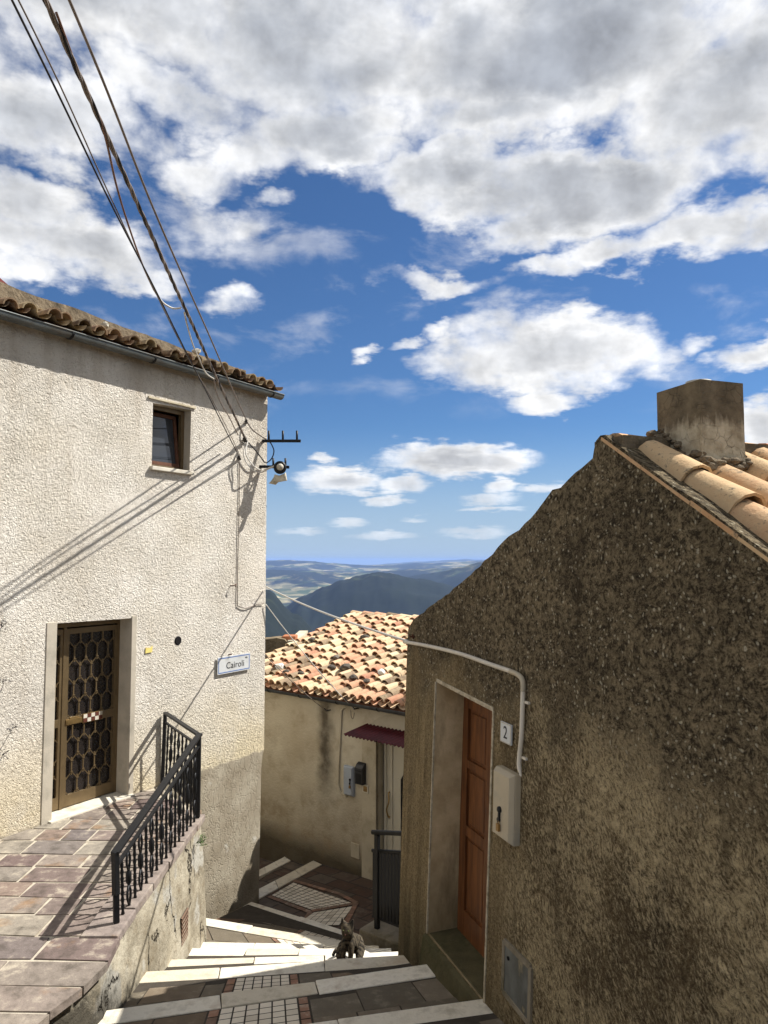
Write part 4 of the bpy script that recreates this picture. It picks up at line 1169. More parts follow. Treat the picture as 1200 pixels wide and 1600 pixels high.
# door
D0 = FM.moved(0, 0, -.2); x1, x0 = a_rev - .03, a_rev - .99
d = MB(); d.box(D0, (x0, x1), (.03, dt - .03), (0, .03)); door2 = d.build('door', MAT['cream_pvc'], mh, bevel=.004)
d = MB()
for (a, b) in (((x1 - .05, x1), (.03, dt - .03)), ((x1 - .17, x1 - .13), (.03, dt - .03)), ((x0, x0 + .05), (.03, dt - .03))): d.box(D0, a, b, (.03, .052))
d.box(D0, (x0 + .05, x1 - .05), (dt - .1, dt - .03), (.03, .051)); d.build('door_frame', MAT['cream_pvc'], door2, bevel=.004)
gA = MS(614, 1260)[0]
d = MB(); gl = [(gA, .35), (gA, dt - .62), (gA - .16, dt - .36), (gA - .30, dt - .30), (gA - .30, .35)]
d.prism(D0, gl, .03, .036, .5, 1)
for p, q in zip(gl, gl[1:] + gl[:1]): d.bar(D0.p(p[0], p[1], .036), D0.p(q[0], q[1], .036), .05, .02, mn)
d.build('door_glass', [MAT['cream_pvc'], MAT['dark_glass']], door2)
h0, h1 = MS(599, 1242), MS(599, 1280)
d = MB(); hp = [D0.p(h0[0], h0[1], .04), D0.p(h0[0], h0[1], .075), D0.p(h0[0] - .025, h0[1] * .66 + h1[1] * .34, .10), D0.p(h0[0] + .02, h0[1] * .3 + h1[1] * .7, .10), D0.p(h1[0], h1[1], .075), D0.p(h1[0], h1[1], .04)]
d.tube(spline(hp, 5), .012, 8); d.build('handle', MAT['brass'], door2)
# roof
RFM = Fr(ec + V((0, 0, .0)), -md, (-mn * math.cos(sl) + V((0, 0, 1)) * math.sin(sl)), (mn * math.sin(sl) + V((0, 0, 1)) * math.cos(sl)))
tot = aC - W0
dk = MB(); dk.box(RFM, (0.02, tot), (.03, slen), (-.06, -.005)); roofM = dk.build('roof', MAT['wood_beam'], mh)
# the far slope
RB_ = Fr(rd + V((0, 0, -.0)), -md, (-mn * math.cos(sl) - V((0, 0, 1)) * math.sin(sl)), (-mn * math.sin(sl) + V((0, 0, 1)) * math.cos(sl)))
dk = MB(); dk.box(RB_, (0.02, tot), (0.02, slen), (-.06, -.005)); dk.build('rear_slope', MAT['middle_tiles'], roofM)
tm = MB(); rT = random.Random(33); wdt = .180; nr_ = int(round(slen / .30)); exx = (slen - .04) / nr_
tile_field(tm, RFM, int(tot / wdt), nr_, wdt, exx, .078, rT, 1.3, drop=.022, stag=.09)
tm.build('roof_tiles', MAT['middle_tiles'], roofM, fixn=False)
rg = MB()   # ridge caps
L = 0
while L < tot - .3:
    ln = .42; rn = rT.random(); A, B = [], []
    fr = Fr(rd + -md * (L - .03), -md, (-mn), (0, 0, 1)); zz = rT.uniform(-.008, .014)
    for k in range(9):
        an = math.pi * k / 8; A.append(rg.vert(fr.p(0, -.115 * math.cos(an), -.01 + .105 * math.sin(an) + zz + .02))); B.append(rg.vert(fr.p(ln, -.10 * math.cos(an), -.01 + .09 * math.sin(an) + zz)))
    for k in range(8): rg.face([A[k], A[k + 1], B[k + 1], B[k]], rn, 0, True)
    rg.face(A, rn, 0); L += ln * .86 - .01
rg.build('ridge_tiles', MAT['middle_tiles'], roofM, fixn=False)
bd_ = MB(); bd_.box(RFM, (.02, tot), (slen - .17, slen - .0), (.01, .085)); bd_.build('ridge_bedding', MAT['roof_concrete'], roofM)
vg = MB(); vg.bar(RFM.p(.01, 0, -.02), RFM.p(.01, slen, -.02), .05, .07, RFM.ez); vg.build('verge', MAT['pale_plaster'], roofM)
# gutter
gt = MB(); GCm = Fr(FM.p(0, gz - .012, .115), md, (0, 0, 1), mn); gr2 = .062
for th_ in (0, .004):
    rr = gr2 - th_; A = []; B = []
    for k in range(9):
        an = math.pi + math.pi * k / 8
        A.append(gt.vert(GCm.p(W0, rr * math.sin(an), rr * math.cos(an)))); B.append(gt.vert(GCm.p(aC, rr * math.sin(an), rr * math.cos(an))))
    for k in range(8): gt.face([A[k], A[k + 1], B[k + 1], B[k]], .5, 0, True)
gt.tube([GCm.p(W0, .0, gr2), GCm.p(aC, .0, gr2)], .008, 6)
gutM = gt.build('gutter', MAT['dark_gutter'], mh, fixn=False)
for px in (430, 478, 536, 600):
    s0 = MS(px, 1090)[0]; b = MB(); path = [GCm.p(s0, (gr2 + .004) * math.sin(an), (gr2 + .004) * math.cos(an)) for an in [math.pi + math.pi * k / 8 for k in range(9)]]
    for p, q in zip(path, path[1:]): b.bar(p, q, .022, .005, mn)
    b.build('bracket', MAT['black_iron'], gutM)
vt = MB(); v0, v1 = MS(549, 1338), MS(562, 1320); vt.box(FM, (v1[0], v0[0]), (v0[1], v1[1] - .0), (-.01, .014)); vt.build('vent_cover', MAT['pale_plaster'], mh, bevel=.004)
# stones weighing the tiles down
stone_px = [(487, 1000, .075, 'dark angular'), (518, 1043, .07, 'dark squat'), (540, 1043, .10, 'large flat dark'), (570, 996, .075, 'pale whitish'), (596, 1050, .07, 'small white'), (437, 1041, .085, 'white and grey'),
            (448, 1050, .065, 'dark rough'), (525, 1027, .06, 'grey mossy'), (552, 1058, .07, 'brown rounded'), (573, 1064, .055, 'small dark'), (500, 1060, .055, 'small brown'), (470, 1052, .06, 'slab-like brown')]
place = ['near the middle of the roof', 'under the crossing cable', 'below the centre of the roof', 'high up the roof towards the right', 'low down the roof towards the right', 'at the left edge of the roof', 'beside the white stone at the roof left edge', 'above the flat dark stone', 'just above the eave tiles', 'right of the brown rounded stone', 'where the thin cable passes over the eave', 'near the lower left tiles']
for i, ((px, py, sz, lk), pl2) in enumerate(zip(stone_px, place)):
    p = at_plane(px, py, RFM.p(0, 0, .135), RFM.ez)
    lump('roof_stone', lk + ' stone on the cottage tiles, ' + pl2, 'stone', p, sz * 1.25, sz, sz * .7, MAT['loose_rock'], 40 + i, 'stones weighing down the cottage roof', 2)
    o = bpy.data.objects['roof_stone' if i == 0 else 'roof_stone.%03d' % i]; rv = .95 if 'white' in lk else (.3 if 'grey' in lk else .08)
    o.data.attributes['rnd'].data.foreach_set('value', [rv] * len(o.data.polygons))

# taller neighbour joined to the cottage, out of sight behind the dark house except for the shade it throws on the square
nb_ = thing('neighbour_house', 'taller plastered house end joined to the cottage, hidden behind the dark gabled house', 'house', FM.p(-2.2, 0, 0))
AX = lambda x: (x - FM.o.x) / FM.ex.x
tz = lambda z: z - FM.o.z
poly_ = [(AX(.50), -2), (AX(.50), tz(-1.95)), (AX(.66), tz(-1.25)), (AX(1.2), tz(-.66)), (AX(3.6), tz(-.62)), (AX(3.6), -2)]
b = MB(); b.prism(FM, poly_, -1.4, .012); b.build('wall', MAT['middle_stucco'], nb_)
b = MB(); b.prism(FM, [(AX(.62), tz(-1.24)), (AX(1.18), tz(-.64)), (AX(3.62), tz(-.60)), (AX(3.62), tz(-.55)), (AX(1.14), tz(-.58)), (AX(.58), tz(-1.19))], -1.42, .05); b.build('roof', MAT['old_tiles'], nb_)
# awning of ribbed red sheet
aw = thing('door_awning', 'dark red corrugated awning over the cream door', 'awning', on_mid(575, 1131))
wa = MS(575, 1131); A0 = wa[0]; zA = wa[1]; dep = .56; drop_ = .07; Lw = 1.30; wl_ = .075
sh = MB(); n = int(Lw / wl_ * 8)
top = []
for k in range(n + 1):
    a = A0 - Lw * k / n; c = .014 * math.cos(2 * math.pi * (k / 8))
    top.append((sh.vert(FM.p(a, zA + c, .01)), sh.vert(FM.p(a, zA - drop_ + c, dep)), sh.vert(FM.p(a, zA + c - .005, .01)), sh.vert(FM.p(a, zA - drop_ + c - .005, dep))))
for p, q in zip(top, top[1:]):
    sh.face([p[0], q[0], q[1], p[1]], .5, 0, True); sh.face([p[2], p[3], q[3], q[2]], .5, 0, True); sh.face([p[1], q[1], q[3], p[3]])
sh.face([top[0][0], top[0][1], top[0][3], top[0][2]])
sh.build('sheet', MAT['awning_red'], aw, fixn=False)
for a in (A0 - .22, A0 - 1.1):
    br = MB(); br.bar(FM.p(a, zA - .03, .01), FM.p(a, zA - drop_ - .025, dep - .12), .02); br.bar(FM.p(a, zA - .22, .01), FM.p(a, zA - drop_ - .03, dep - .2), .016)
    br.build('bracket', MAT['rusty'], aw)
# mailbox
ma, mb_ = MS(561, 1222), MS(573, 1197)
mbx = thing('mailbox', 'small black metal mailbox on the cream door jamb', 'mailbox', FM.p(ma[0], ma[1], 0))
b = MB(); b.prism(Fr(FM.p(0, 0, 0), mn, (0, 0, 1), md), [(.013, ma[1]), (.105, ma[1]), (.105, mb_[1] - .03), (.07, mb_[1] + .02), (.013, mb_[1] + .05)], mb_[0], ma[0]); b.build('body', MAT['mailbox_black'], mbx, bevel=.006)
b = MB(); b.box(FM, (mb_[0] + .02, ma[0] - .02), (mb_[1] - .075, mb_[1] - .06), (.104, .112)); b.box(FM, (mb_[0] + .025, ma[0] - .025), (ma[1] + .02, mb_[1] - .11), (.104, .109)); b.build('flap', MAT['black_iron'], mbx)
# door bell
ba, bb = MS(568, 1237), MS(577, 1227)
bl = thing('doorbell', 'small cream doorbell plate right under the black mailbox', 'doorbell', FM.p(ba[0], ba[1], 0))
b = MB(); b.box(FM, (bb[0], ba[0]), (ba[1], bb[1]), (.012, .03)); b.build('plate', MAT['cream_pvc'], bl, bevel=.004)
b = MB(); b.box(FM, (bb[0] + .02, ba[0] - .025), (ba[1] + .02, bb[1] - .02), (.03, .034)); b.build('button', MAT['brass'], bl)
# meter box
def meter_box(fr, a0, a1, b0, b1, m, label, lock, nm='meter_box', dep=.07):
    t = thing(nm, label, 'meter box', fr.p((a0 + a1) / 2, b0, 0))
    b = MB(); b.box(fr, (a0, a1), (b0, b1), (-.02, dep * .55)); b.build('back_box', m, t, bevel=.006)
    c = MB(); i0, i1, e = dep * .56, dep, .022
    A = [c.vert(fr.p(*q)) for q in ((a0, b0, i0), (a1, b0, i0), (a1, b1, i0), (a0, b1, i0))]; B = [c.vert(fr.p(*q)) for q in ((a0 + e, b0 + e, i1), (a1 - e, b0 + e, i1), (a1 - e, b1 - e, i1), (a0 + e, b1 - e, i1))]
    c.face(A[::-1]); c.face(B)
    for k in range(4): j = (k + 1) % 4; c.face([A[k], A[j], B[j], B[k]])
    c.build('lid', m, t, bevel=.004)
    ca, cb = lock
    k = MB(); k.lathe(fr.p(ca, cb + .035, dep), fr.ez, [(.020, 0), (.020, .012), (.012, .018)], 14); k.box(fr, (ca - .008, ca + .008), (cb - .03, cb + .03), (dep, dep + .012)); k.lathe(fr.p(ca + .004, cb - .03, dep), fr.ez, [(.015, 0), (.015, .014)], 12); k.build('lock', MAT['black_iron'], t)
    p = MB(); p.box(fr, (ca - .016, ca + .016), (cb - .10, cb - .055), (dep + .004, dep + .02)); p.tube([fr.p(ca - .01, cb - .055, dep + .012), fr.p(ca - .01, cb - .035, dep + .012), fr.p(ca + .01, cb - .035, dep + .012), fr.p(ca + .01, cb - .055, dep + .012)], .003, 6); p.build('padlock', MAT['padlock_brass'], t, bevel=.002)
    return t
q0, q1 = MS(540, 1240), MS(555, 1198)
meter_box(FM, q1[0], q0[0], q0[1], q1[1], MAT['blue_grey_box'], 'pale blue-grey meter box on the beige cottage wall', ((q0[0] + q1[0]) / 2 - .06, (q0[1] + q1[1]) / 2 + .0))
# conduit along the wall
cd = MB(); pts = [FM.p(*MS(px, py), .018) for px, py in ((562, 1106), (545, 1104), (536, 1108), (534.5, 1118), (533, 1150), (531.5, 1180), (530, 1215), (530.5, 1228), (534, 1238), (543, 1244))]
cd.tube(spline(pts, 6), .016, 8); tag(cd.build('wall_conduit', MAT['pale_plaster']), 'thin plastered conduit curving down the beige cottage wall to the meter box', 'conduit')

# ================================================================== landing block and its railing at the cottage door
lb = MB(); B0 = at_drop(561, 1451, 4.06); B1 = at_drop(622, 1476, 4.06)
d_ = (B1 - B0).normalized(); n_ = V((-d_.y, d_.x, 0)); n_ = n_ if n_.y > 0 else -n_
P0 = B0; P1 = B0 + d_ * 1.1; P2 = P1 + n_ * 1.0 + d_ * .4; P3 = B0 + n_ * .55
jagged = []
for k in range(13):
    jagged.append(P0.lerp(P1, k / 12) - n_ * (mnoise.noise((k * .9, 2, 5)) * .012))
lp_ = jagged + [P2, P3]
lb.prism(Fr((0, 0, 0), (1, 0, 0), (0, 1, 0), (0, 0, 1)), [(p.x, p.y) for p in lp_], -4.9, -4.06)
tag(lb.build('landing_block', MAT['landing_concrete'], bevel=.015), 'low concrete landing block between the steps and the cream door', 'landing')
kb = MB()
tr = thing('landing_railing', 'black metal railing with close vertical bars on the low concrete landing', 'railing', at_drop(587, 1449, 4.06))
Q0 = at_drop(586, 1449, 4.06); FQ = Fr(Q0, V((d_.x, d_.y, 0)), (0, 0, 1), -n_)
hq = 1.02
b = MB(); b.tube([FQ.p(-.04, hq, 0), FQ.p(1.0, hq + .20, 0)], .026, 10); b.build('handrail', MAT['black_iron'], tr); MAT_br = MAT['black_iron']
b = MB(); b.tube([FQ.p(-.04, .82, 0), FQ.p(1.0, 1.02, 0)], .02, 8); b.build('upper_rail', MAT_br, tr)
b = MB(); b.tube([FQ.p(-.04, .11, 0), FQ.p(1.0, .11, 0)], .014, 8); b.build('bottom_rail', MAT_br, tr)
for a in (.03, .95):
    b = MB(); b.box(FQ, (a - .025, a + .025), (-.02, hq - .01), (-.025, .025)); b.build('post', MAT_br, tr, bevel=.004)
for k in range(22):
    a = -.03 + k * .046
    b = MB(); b.box(FQ, (a, a + .034), (.10, .82 + .19 * a), (-.008, .008)); b.build('bar', MAT_br, tr)

# ================================================================== weathered house end farther down the slope
rh = thing('rear_house', 'weathered stone house end beyond the cottage roof with brick chimney stub', 'house', (-2.6, 22, -8))
y_ = 21.0
def aty(px, py, y): r = ray(px, py); return r * (y / r.y)
a = aty(330, 1002, y_); b_ = aty(449, 998, y_)
w = MB(); w.prism(Fr((0, y_, 0), (1, 0, 0), (0, 0, 1), (0, -1, 0)), [(a.x, -9), (b_.x, -9), (b_.x, b_.z - .12), (b_.x - .08, b_.z - .02), (b_.x - .3, b_.z + .02), (b_.x - .6, b_.z - .02), (a.x, a.z)], -.6, 0); w.build('wall', MAT['rear_wall'], rh)
c_ = MB(); k0, k1 = aty(442, 1010, y_ + .4), aty(463, 993, y_ + .4); c_.box(WORLD, (k0.x, k1.x), (y_ + .2, y_ + .75), (k0.z - .6, k1.z)); c_.build('chimney', MAT['brick'], rh, bevel=.02)
c_ = MB(); k0, k1 = aty(449, 1010, y_), aty(464, 1001, y_); c_.box(WORLD, (b_.x + .002, k1.x), (y_ + .02, y_ + 3), (-9, k1.z)); c_.build('side_wall', MAT['pale_plaster'], rh)
# ================================================================== right house
RS = FRr.st
rhs = thing('stone_house', 'low dark weathered gabled house with barrel tiles and a square chimney', 'house', FRr.o)
top_px = [(638, 980), (646, 969), (657, 959), (690, 935), (721, 910), (750, 883), (777, 855), (803, 833), (829, 809), (847, 787), (863, 768), (889, 750), (909, 732), (926, 716), (928, 704), (931, 691), (938, 682), (946, 678), (958, 682)]
prof = []
rj = random.Random(6)
raw = [RS(*q) for q in top_px]
for i, (p, q) in enumerate(zip(raw, raw[1:])):
    n = max(1, int(math.hypot(q[0] - p[0], q[1] - p[1]) / .07))
    for k in range(n):
        t = k / n; s = p[0] + (q[0] - p[0]) * t; prof.append((s, p[1] + (q[1] - p[1]) * t + mnoise.noise((s * 9, 2.2, .3)) * .024 + mnoise.noise((s * 26, 1.2, .3)) * .014))
PK = raw[-2]; r1 = RS(1200, 858)
dsl = (r1[1] - PK[1]) / (r1[0] - PK[0])     # slope of the near rake
SE = -4.95
s = raw[-1][0]
while s > SE:
    prof.append((s, PK[1] + (s - PK[0]) * dsl - .015 + mnoise.noise((s * 8, 5.2, .3)) * .012)); s -= .09
prof.append((SE, PK[1] + (SE - PK[0]) * dsl - .015))
s0c = RS(622, 1480)[0]
outer = [(SE, -2.2), (s0c + .02, -2.2), (s0c - .005, -.45), (s0c, 1.0), (s0c - .0, raw[0][1] - .15)] + prof
hole = [(-.965, -.02), (0.0, -.02), (-.045, 1.985), (-1.02, 1.935)]
w = MB(); w.holed(FRr, outer, [hole], 6.0, [.30], 0, 1); w.build('wall', [MAT['right_stucco'], MAT['reveal_plaster']], rhs)
# worn plaster arris round the opening
for (p, q) in ((hole[1], hole[2]), (hole[0], hole[3]), (hole[2], hole[3])): pass
ar = MB()
ar.bar(FRr.p(.008, -.02, -.0), FRr.p(-.037, 1.99, -.0), .014, .03, FRr.ez); ar.bar(FRr.p(-.98, -.35, -.0), FRr.p(-1.032, 1.94, -.0), .022, .014, FRr.ez); ar.bar(FRr.p(-.04, 2.0, 0), FRr.p(-1.03, 1.95, 0), .03, .014, FRr.ez)
ar.build('door_arris', MAT['arris'], rhs, bevel=.004)
DR = FRr.moved(0, 0, -.27)
dd = MB()
x0, x1, z0, z1 = -1.03, .0, .0, 2.0
dd.box(DR, (x0, x1), (z0, z1), (-.03, 0)); dwood = dd.build('door', MAT['brown_wood'], rhs)
cuts = [RS(748, 1112, -.27)[1], RS(748, 1195, -.27)[1], RS(748, 1208, -.27)[1], RS(748, 1302, -.27)[1], RS(748, 1318, -.27)[1], RS(748, 1442, -.27)[1]]
st_ = MB(); st_.box(DR, (x1 - .13, x1 - .02), (z0, z1), (0, .022)); st_.box(DR, (x0 + .02, x0 + .14), (z0, z1), (0, .022)); st_.box(DR, (-.565, -.455), (z0, z1), (0, .022))
for (b0, b1) in ((cuts[0], z1), (cuts[2], cuts[1]), (cuts[4], cuts[3]), (z0, cuts[5])):
    st_.box(DR, (x0 + .14, -.565), (b0, b1), (0, .021)); st_.box(DR, (-.455, x1 - .13), (b0, b1), (0, .021))
st_.build('door_rails', MAT['brown_wood'], dwood, bevel=.004)
pp = MB()
for (b0, b1) in ((cuts[1], cuts[0]), (cuts[3], cuts[2]), (cuts[5], cuts[4])):
    for (a0, a1) in ((x0 + .17, -.595), (-.425, x1 - .16)): pp.box(DR, (a0, a1), (b0 + .03, b1 - .03), (0, .012))
pp.build('door_panel', MAT['brown_wood'], dwood, bevel=.01)
th = MB(); th.prism(Fr(FRr.p(0, 0, 0), FRr.ez, (0, 0, 1), FRr.ex), [(-.30, -.9), (-.30, .0), (-.02, -.015), (.03, -.05), (.16, -.9)], -1.0, .06); th.build('threshold', MAT['mossy_concrete'], rhs, bevel=.02)
pl = MB(); # rough plinth fillet along the foot
for k in range(40):
    s_ = s0c - .02 - k * .07
    if -1.0 < s_ - .035 < .02: continue
    h0 = -.55 - .1 * (-s_) * 0 + mnoise.noise((s_ * 5, 1, 1)) * .03
    base_z = None
# gable body is there; roof next
nv = V((dsl * 0, 0, 0))
down2 = V((1, dsl)).normalized()             # up the slope in wall coordinates: s increases, t increases
upv = (FRr.ex * down2.x + FRr.ey * down2.y).normalized()
inn = V((-rn_.x, -rn_.y, 0)).normalized()     # into the house
nrm = upv.cross(inn); nrm = nrm if nrm.z > 0 else -nrm
eave = FRr.p(SE - .1, PK[1] + (SE - .1 - PK[0]) * dsl, 0)
slen2 = math.hypot(PK[0] - (SE - .1), (PK[0] - (SE - .1)) * dsl)
RFR = Fr(eave, inn, upv, nrm)
dk = MB(); dk.box(RFR, (.05, 6.2), (0, slen2), (-.16, -.07)); roofR = dk.build('roof', MAT['roof_concrete'], rhs)
tm = MB(); rT = random.Random(12); ex2 = .335; w2 = .262
nrow = int(slen2 / ex2); 
tile_field(tm, RFR, 22, nrow, w2, ex2, .105, rT, 1.0, .055, lift=-.075, keep=lambda a, b: not (a > .30 and a < .66 and b > slen2 - .62))
tm.build('roof_tiles', MAT['near_tiles'], roofR, fixn=False)
ed = MB(); # thin broken edge of the first pan tiles along the rake
sL = slen2 - .30; b = 0
while b < sL:
    L = rT.uniform(.28, .42); ed.prism(RFR, [(-.006, b), (.016, b), (.020, b + L), (-.003, b + L)], -.045, -.026 + rT.uniform(-.006, .006), rT.random()); b += L
ed.build('edge_tiles', MAT['near_tiles'], roofR)
# far slope, hidden from here but real
fs = MB(); pkp = FRr.p(PK[0], PK[1], 0); fe = FRr.p(raw[0][0], raw[0][1], 0)
fv_ = (pkp - fe).normalized(); nf = fv_.cross(inn); nf = nf if nf.z > 0 else -nf
FF = Fr(fe, inn, fv_, nf); fs.box(FF, (.3, 6.2), (-.15, (pkp - fe).length - .05), (-.1, -.01)); fs.build('rear_slope', MAT['old_tiles'], roofR)
# ridge caps
rg = MB(); RG = Fr(pkp + V((0, 0, -.075)), inn, V((inn.y, -inn.x, 0)), (0, 0, 1)); L = .05; i = 0
while L < 6:
    ln = .40; rn2 = rT.random(); A, B = [], []; zz = rT.uniform(-.006, .006)
    for k in range(9):
        an = math.pi * k / 8; A.append(rg.vert(RG.p(L, -.12 * math.cos(an), .085 * math.sin(an) + .0 + zz))); B.append(rg.vert(RG.p(L + ln, -.10 * math.cos(an), .07 * math.sin(an) - .004 + zz)))
    for k in range(8): rg.face([A[k], A[k + 1], B[k + 1], B[k]], rn2, 0, True)
    rg.face(A, rn2); L += .35
rg.build('ridge_tiles', MAT['near_tiles'], roofR, fixn=False)
mo = MB(); # mortar bedding under the ridge and round the chimney
mo.box(Fr(pkp + V((0, 0, -.07)), inn, V((inn.y, -inn.x, 0)), (0, 0, 1)), (.02, 6), (-.13, .13), (-.12, .045)); mo.build('ridge_bedding', MAT['roof_concrete'], roofR)
# chimney
n0 = V((inn.x, inn.y, 0)); pw = pkp + n0 * .33
cL = at_plane(1026, 613, pw, n0); cN = at_plane(1094, 592, pw, n0); along = V((cN.x - cL.x, cN.y - cL.y, 0)); lenA = along.length; along.normalize()
cR = at_plane(1161, 600, cN, along); lenB = (V((cR.x - cN.x, cR.y - cN.y, 0))).length
zt = (cL.z + cN.z + cR.z) / 3
FCh = Fr((cN.x, cN.y, zt - .45), n0, -along, (0, 0, 1))
ch = MB(); nx, ny, nz = 8, 8, 14
bw = .0
def cp_(u, v_, z):
    return FCh.p(u, v_, z)
sq_ = [(0, 0), (lenB, 0), (lenB, lenA), (0, lenA)]
z0_, z1_ = -.15, .45
rings = []
for k in range(nz + 1):
    z = z0_ + (z1_ - z0_) * k / nz; ring = []
    for i in range(4):
        p, q = sq_[i], sq_[(i + 1) % 4]
        for j in range(8):
            t = j / 8; u, v_ = p[0] + (q[0] - p[0]) * t, p[1] + (q[1] - p[1]) * t
            fl_ = .012 * max(0, .22 - z) 
            cu, cv = lenB / 2, lenA / 2; nzv = mnoise.noise((u * 9, v_ * 9, z * 9)) * .006
            u2 = cu + (u - cu) * (1 + fl_ + nzv); v2 = cv + (v_ - cv) * (1 + fl_ + nzv)
            ring.append(ch.vert(FCh.p(u2, v2, z), (u + v_, z, 0)))
    rings.append(ring)
for a, b in zip(rings, rings[1:]):
    for k in range(32): j = (k + 1) % 32; ch.face([a[k], a[j], b[j], b[k]])
ch.face(rings[-1]); ch.face(rings[0][::-1])
chim = ch.build('chimney', MAT['chimney_render'], roofR)
fp = at_plane(1094, 590, FCh.p(lenB * .5, lenA * .5, 0), V((0, 1, 0)))
fc = FCh.p(lenB * .5, lenA * .5, .45)
fl = MB(); fl.lathe(fc, (0, 0, 1), [(.066, -.02), (.068, .036), (.054, .036), (.05, -.01)], 18); fl.build('flue', MAT['flue_white'], chim)
# mortar collar round the chimney foot
co = MB(); rr_ = random.Random(8)
for i in range(120):
    t = rr_.random() * 4; k = int(t); p, q = sq_[k], sq_[(k + 1) % 4]; u = p[0] + (q[0] - p[0]) * (t - k); v_ = p[1] + (q[1] - p[1]) * (t - k)
    wpt = FCh.p(u, v_, 0); hd = (wpt - eave).dot(nrm); wpt = wpt - nrm * hd / max(nrm.z, .1) * 0; zp = wpt.z - hd / nrm.z
    c = V((wpt.x + rr_.uniform(-.03, .03), wpt.y + rr_.uniform(-.03, .03), zp + rr_.uniform(.0, .045))); rad_ = rr_.uniform(.018, .042)
    bm = bmesh.new(); bmesh.ops.create_icosphere(bm, subdivisions=2, radius=1)
    off = len(co.v)
    for v0 in bm.verts:
        f_ = 1 + .35 * mnoise.noise(v0.co * 1.8 + V((i * 3.1, 0, 0))); co.vert(c + V((v0.co.x * rad_ * f_, v0.co.y * rad_ * f_, v0.co.z * rad_ * .6 * f_)))
    for f0 in bm.faces: co.face([off + v0.index for v0 in f0.verts], rr_.random(), 0, False)
    bm.free()
co.build('mortar_collar', MAT['roof_concrete'], roofR)
# grey service panel low in the wall
vp = MB(); pq = [RS(*q) for q in ((790, 1470), (831, 1511), (829, 1600), (788, 1548))]
vp.prism(FRr, pq, -.02, .012, .5); vpo = vp.build('service_panel', MAT['zinc_panel'], rhs, bevel=.004)
vf = MB()
for p, q in zip(pq, pq[1:] + pq[:1]): vf.bar(FRr.p(p[0], p[1], .006), FRr.p(q[0], q[1], .006), .035, .022, FRr.ez)
vf.build('panel_frame', MAT['landing_concrete'], vpo, bevel=.004)
lk = MB(); a, b = RS(797, 1497); lk.lathe(FRr.p(a, b, .012), FRr.ez, [(.012, 0), (.012, .006)], 12); lk.build('panel_lock', MAT['dark_hole'], vpo)

# number plate
nq = [RS(*q) for q in ((786, 1125.5), (803.5, 1133.5), (802, 1164.5), (786, 1158))]
na0, na1, nb0, nb1 = (nq[1][0] + nq[2][0]) / 2, (nq[0][0] + nq[3][0]) / 2, (nq[2][1] + nq[3][1]) / 2, (nq[0][1] + nq[1][1]) / 2
npl = thing('number_plate', 'white ceramic house number plate on the dark wall over the grey box', 'number plate', FRr.p(na0, nb0, 0))
b = MB(); b.box(FRr, (na0, na1), (nb0, nb1), (.008, .022)); b.build('tile', MAT['sign_enamel'], npl, bevel=.003)
b = MB(); ring_frame(b, FRr, na0 + .003, na1 - .003, nb0 + .003, nb1 - .003, .004, .022, .0232)
b.build('rim', MAT['grey_plastic'], npl)
# seen from the street the wall's far end lies to the left, so the figure runs against the frame's own direction
FT = Fr(FRr.p((na0 + na1) / 2, (nb0 + nb1) / 2, .0225), -FRr.ex, FRr.ey, FRr.ez)
text_part('2', .115, FT, MAT['lettering_black'], npl, 'figure', sx=.95)
# meter box
mq = [RS(*q) for q in ((782, 1195), (814, 1210), (812, 1324), (785, 1301))]
ma0, ma1, mb0, mb1 = (mq[1][0] + mq[2][0]) / 2, (mq[0][0] + mq[3][0]) / 2, (mq[2][1] + mq[3][1]) / 2, (mq[0][1] + mq[1][1]) / 2
lc = RS(797, 1272)
meter_box(FRr, ma0, ma1, mb0, mb1, MAT['grey_plastic'], 'tall grey meter box with brass padlock on the dark weathered wall', lc, dep=.075)
# conduit
cw = thing('white_conduit', 'white plastic conduit bending down the dark weathered wall', 'conduit', FRr.p(-1, 1, 0))
def wp(lst, c): return [FRr.p(*RS(px, py), c) for px, py in lst]
b = MB(); b.tube(spline(wp([(635, 1003), (655, 1006), (685, 1012), (725, 1022), (765, 1036), (803, 1049)], .022), 8), .0155, 10); b.build('tube', MAT['white_plastic'], cw)
b = MB(); bend = spline(wp([(802, 1049), (812, 1053), (819, 1059), (822, 1068), (822, 1080)], .022), 6); b.tube(bend, [.0165 + .0012 * (k % 2) for k in range(len(bend))], 10); b.build('bend', MAT['grey_plastic'], cw)
b = MB(); b.tube(spline(wp([(822, 1079), (821, 1110), (819.5, 1150), (816.5, 1180), (816, 1198), (819, 1213)], .022), 8), [.0155] * 32 + [.0155, .0155, .014, .012, .010, .009, .008, .007, .006], 10); b.build('tube', MAT['white_plastic'], cw)
for q in ((826, 1098), (822, 1185)):
    a_, b_ = RS(*q); k = MB(); k.box(FRr, (a_ - .022, a_ + .03), (b_ - .008, b_ + .008), (0, .018)); k.build('clip', MAT['white_plastic'], cw, bevel=.003)
k = MB(); a_, b_ = RS(649, 995); k.tube([FRr.p(a_, b_, -.01), FRr.p(a_, b_, .05), FRr.p(a_, b_ + .02, .06)], .006, 6); k.tube([FRr.p(a_ + .02, b_ - .02, .01), FRr.p(a_ + .02, b_ + .02, .02)], .008, 6)
tag(k.build('wall_hook', MAT['rusty']), 'small rusty hook above the start of the white conduit', 'hook')

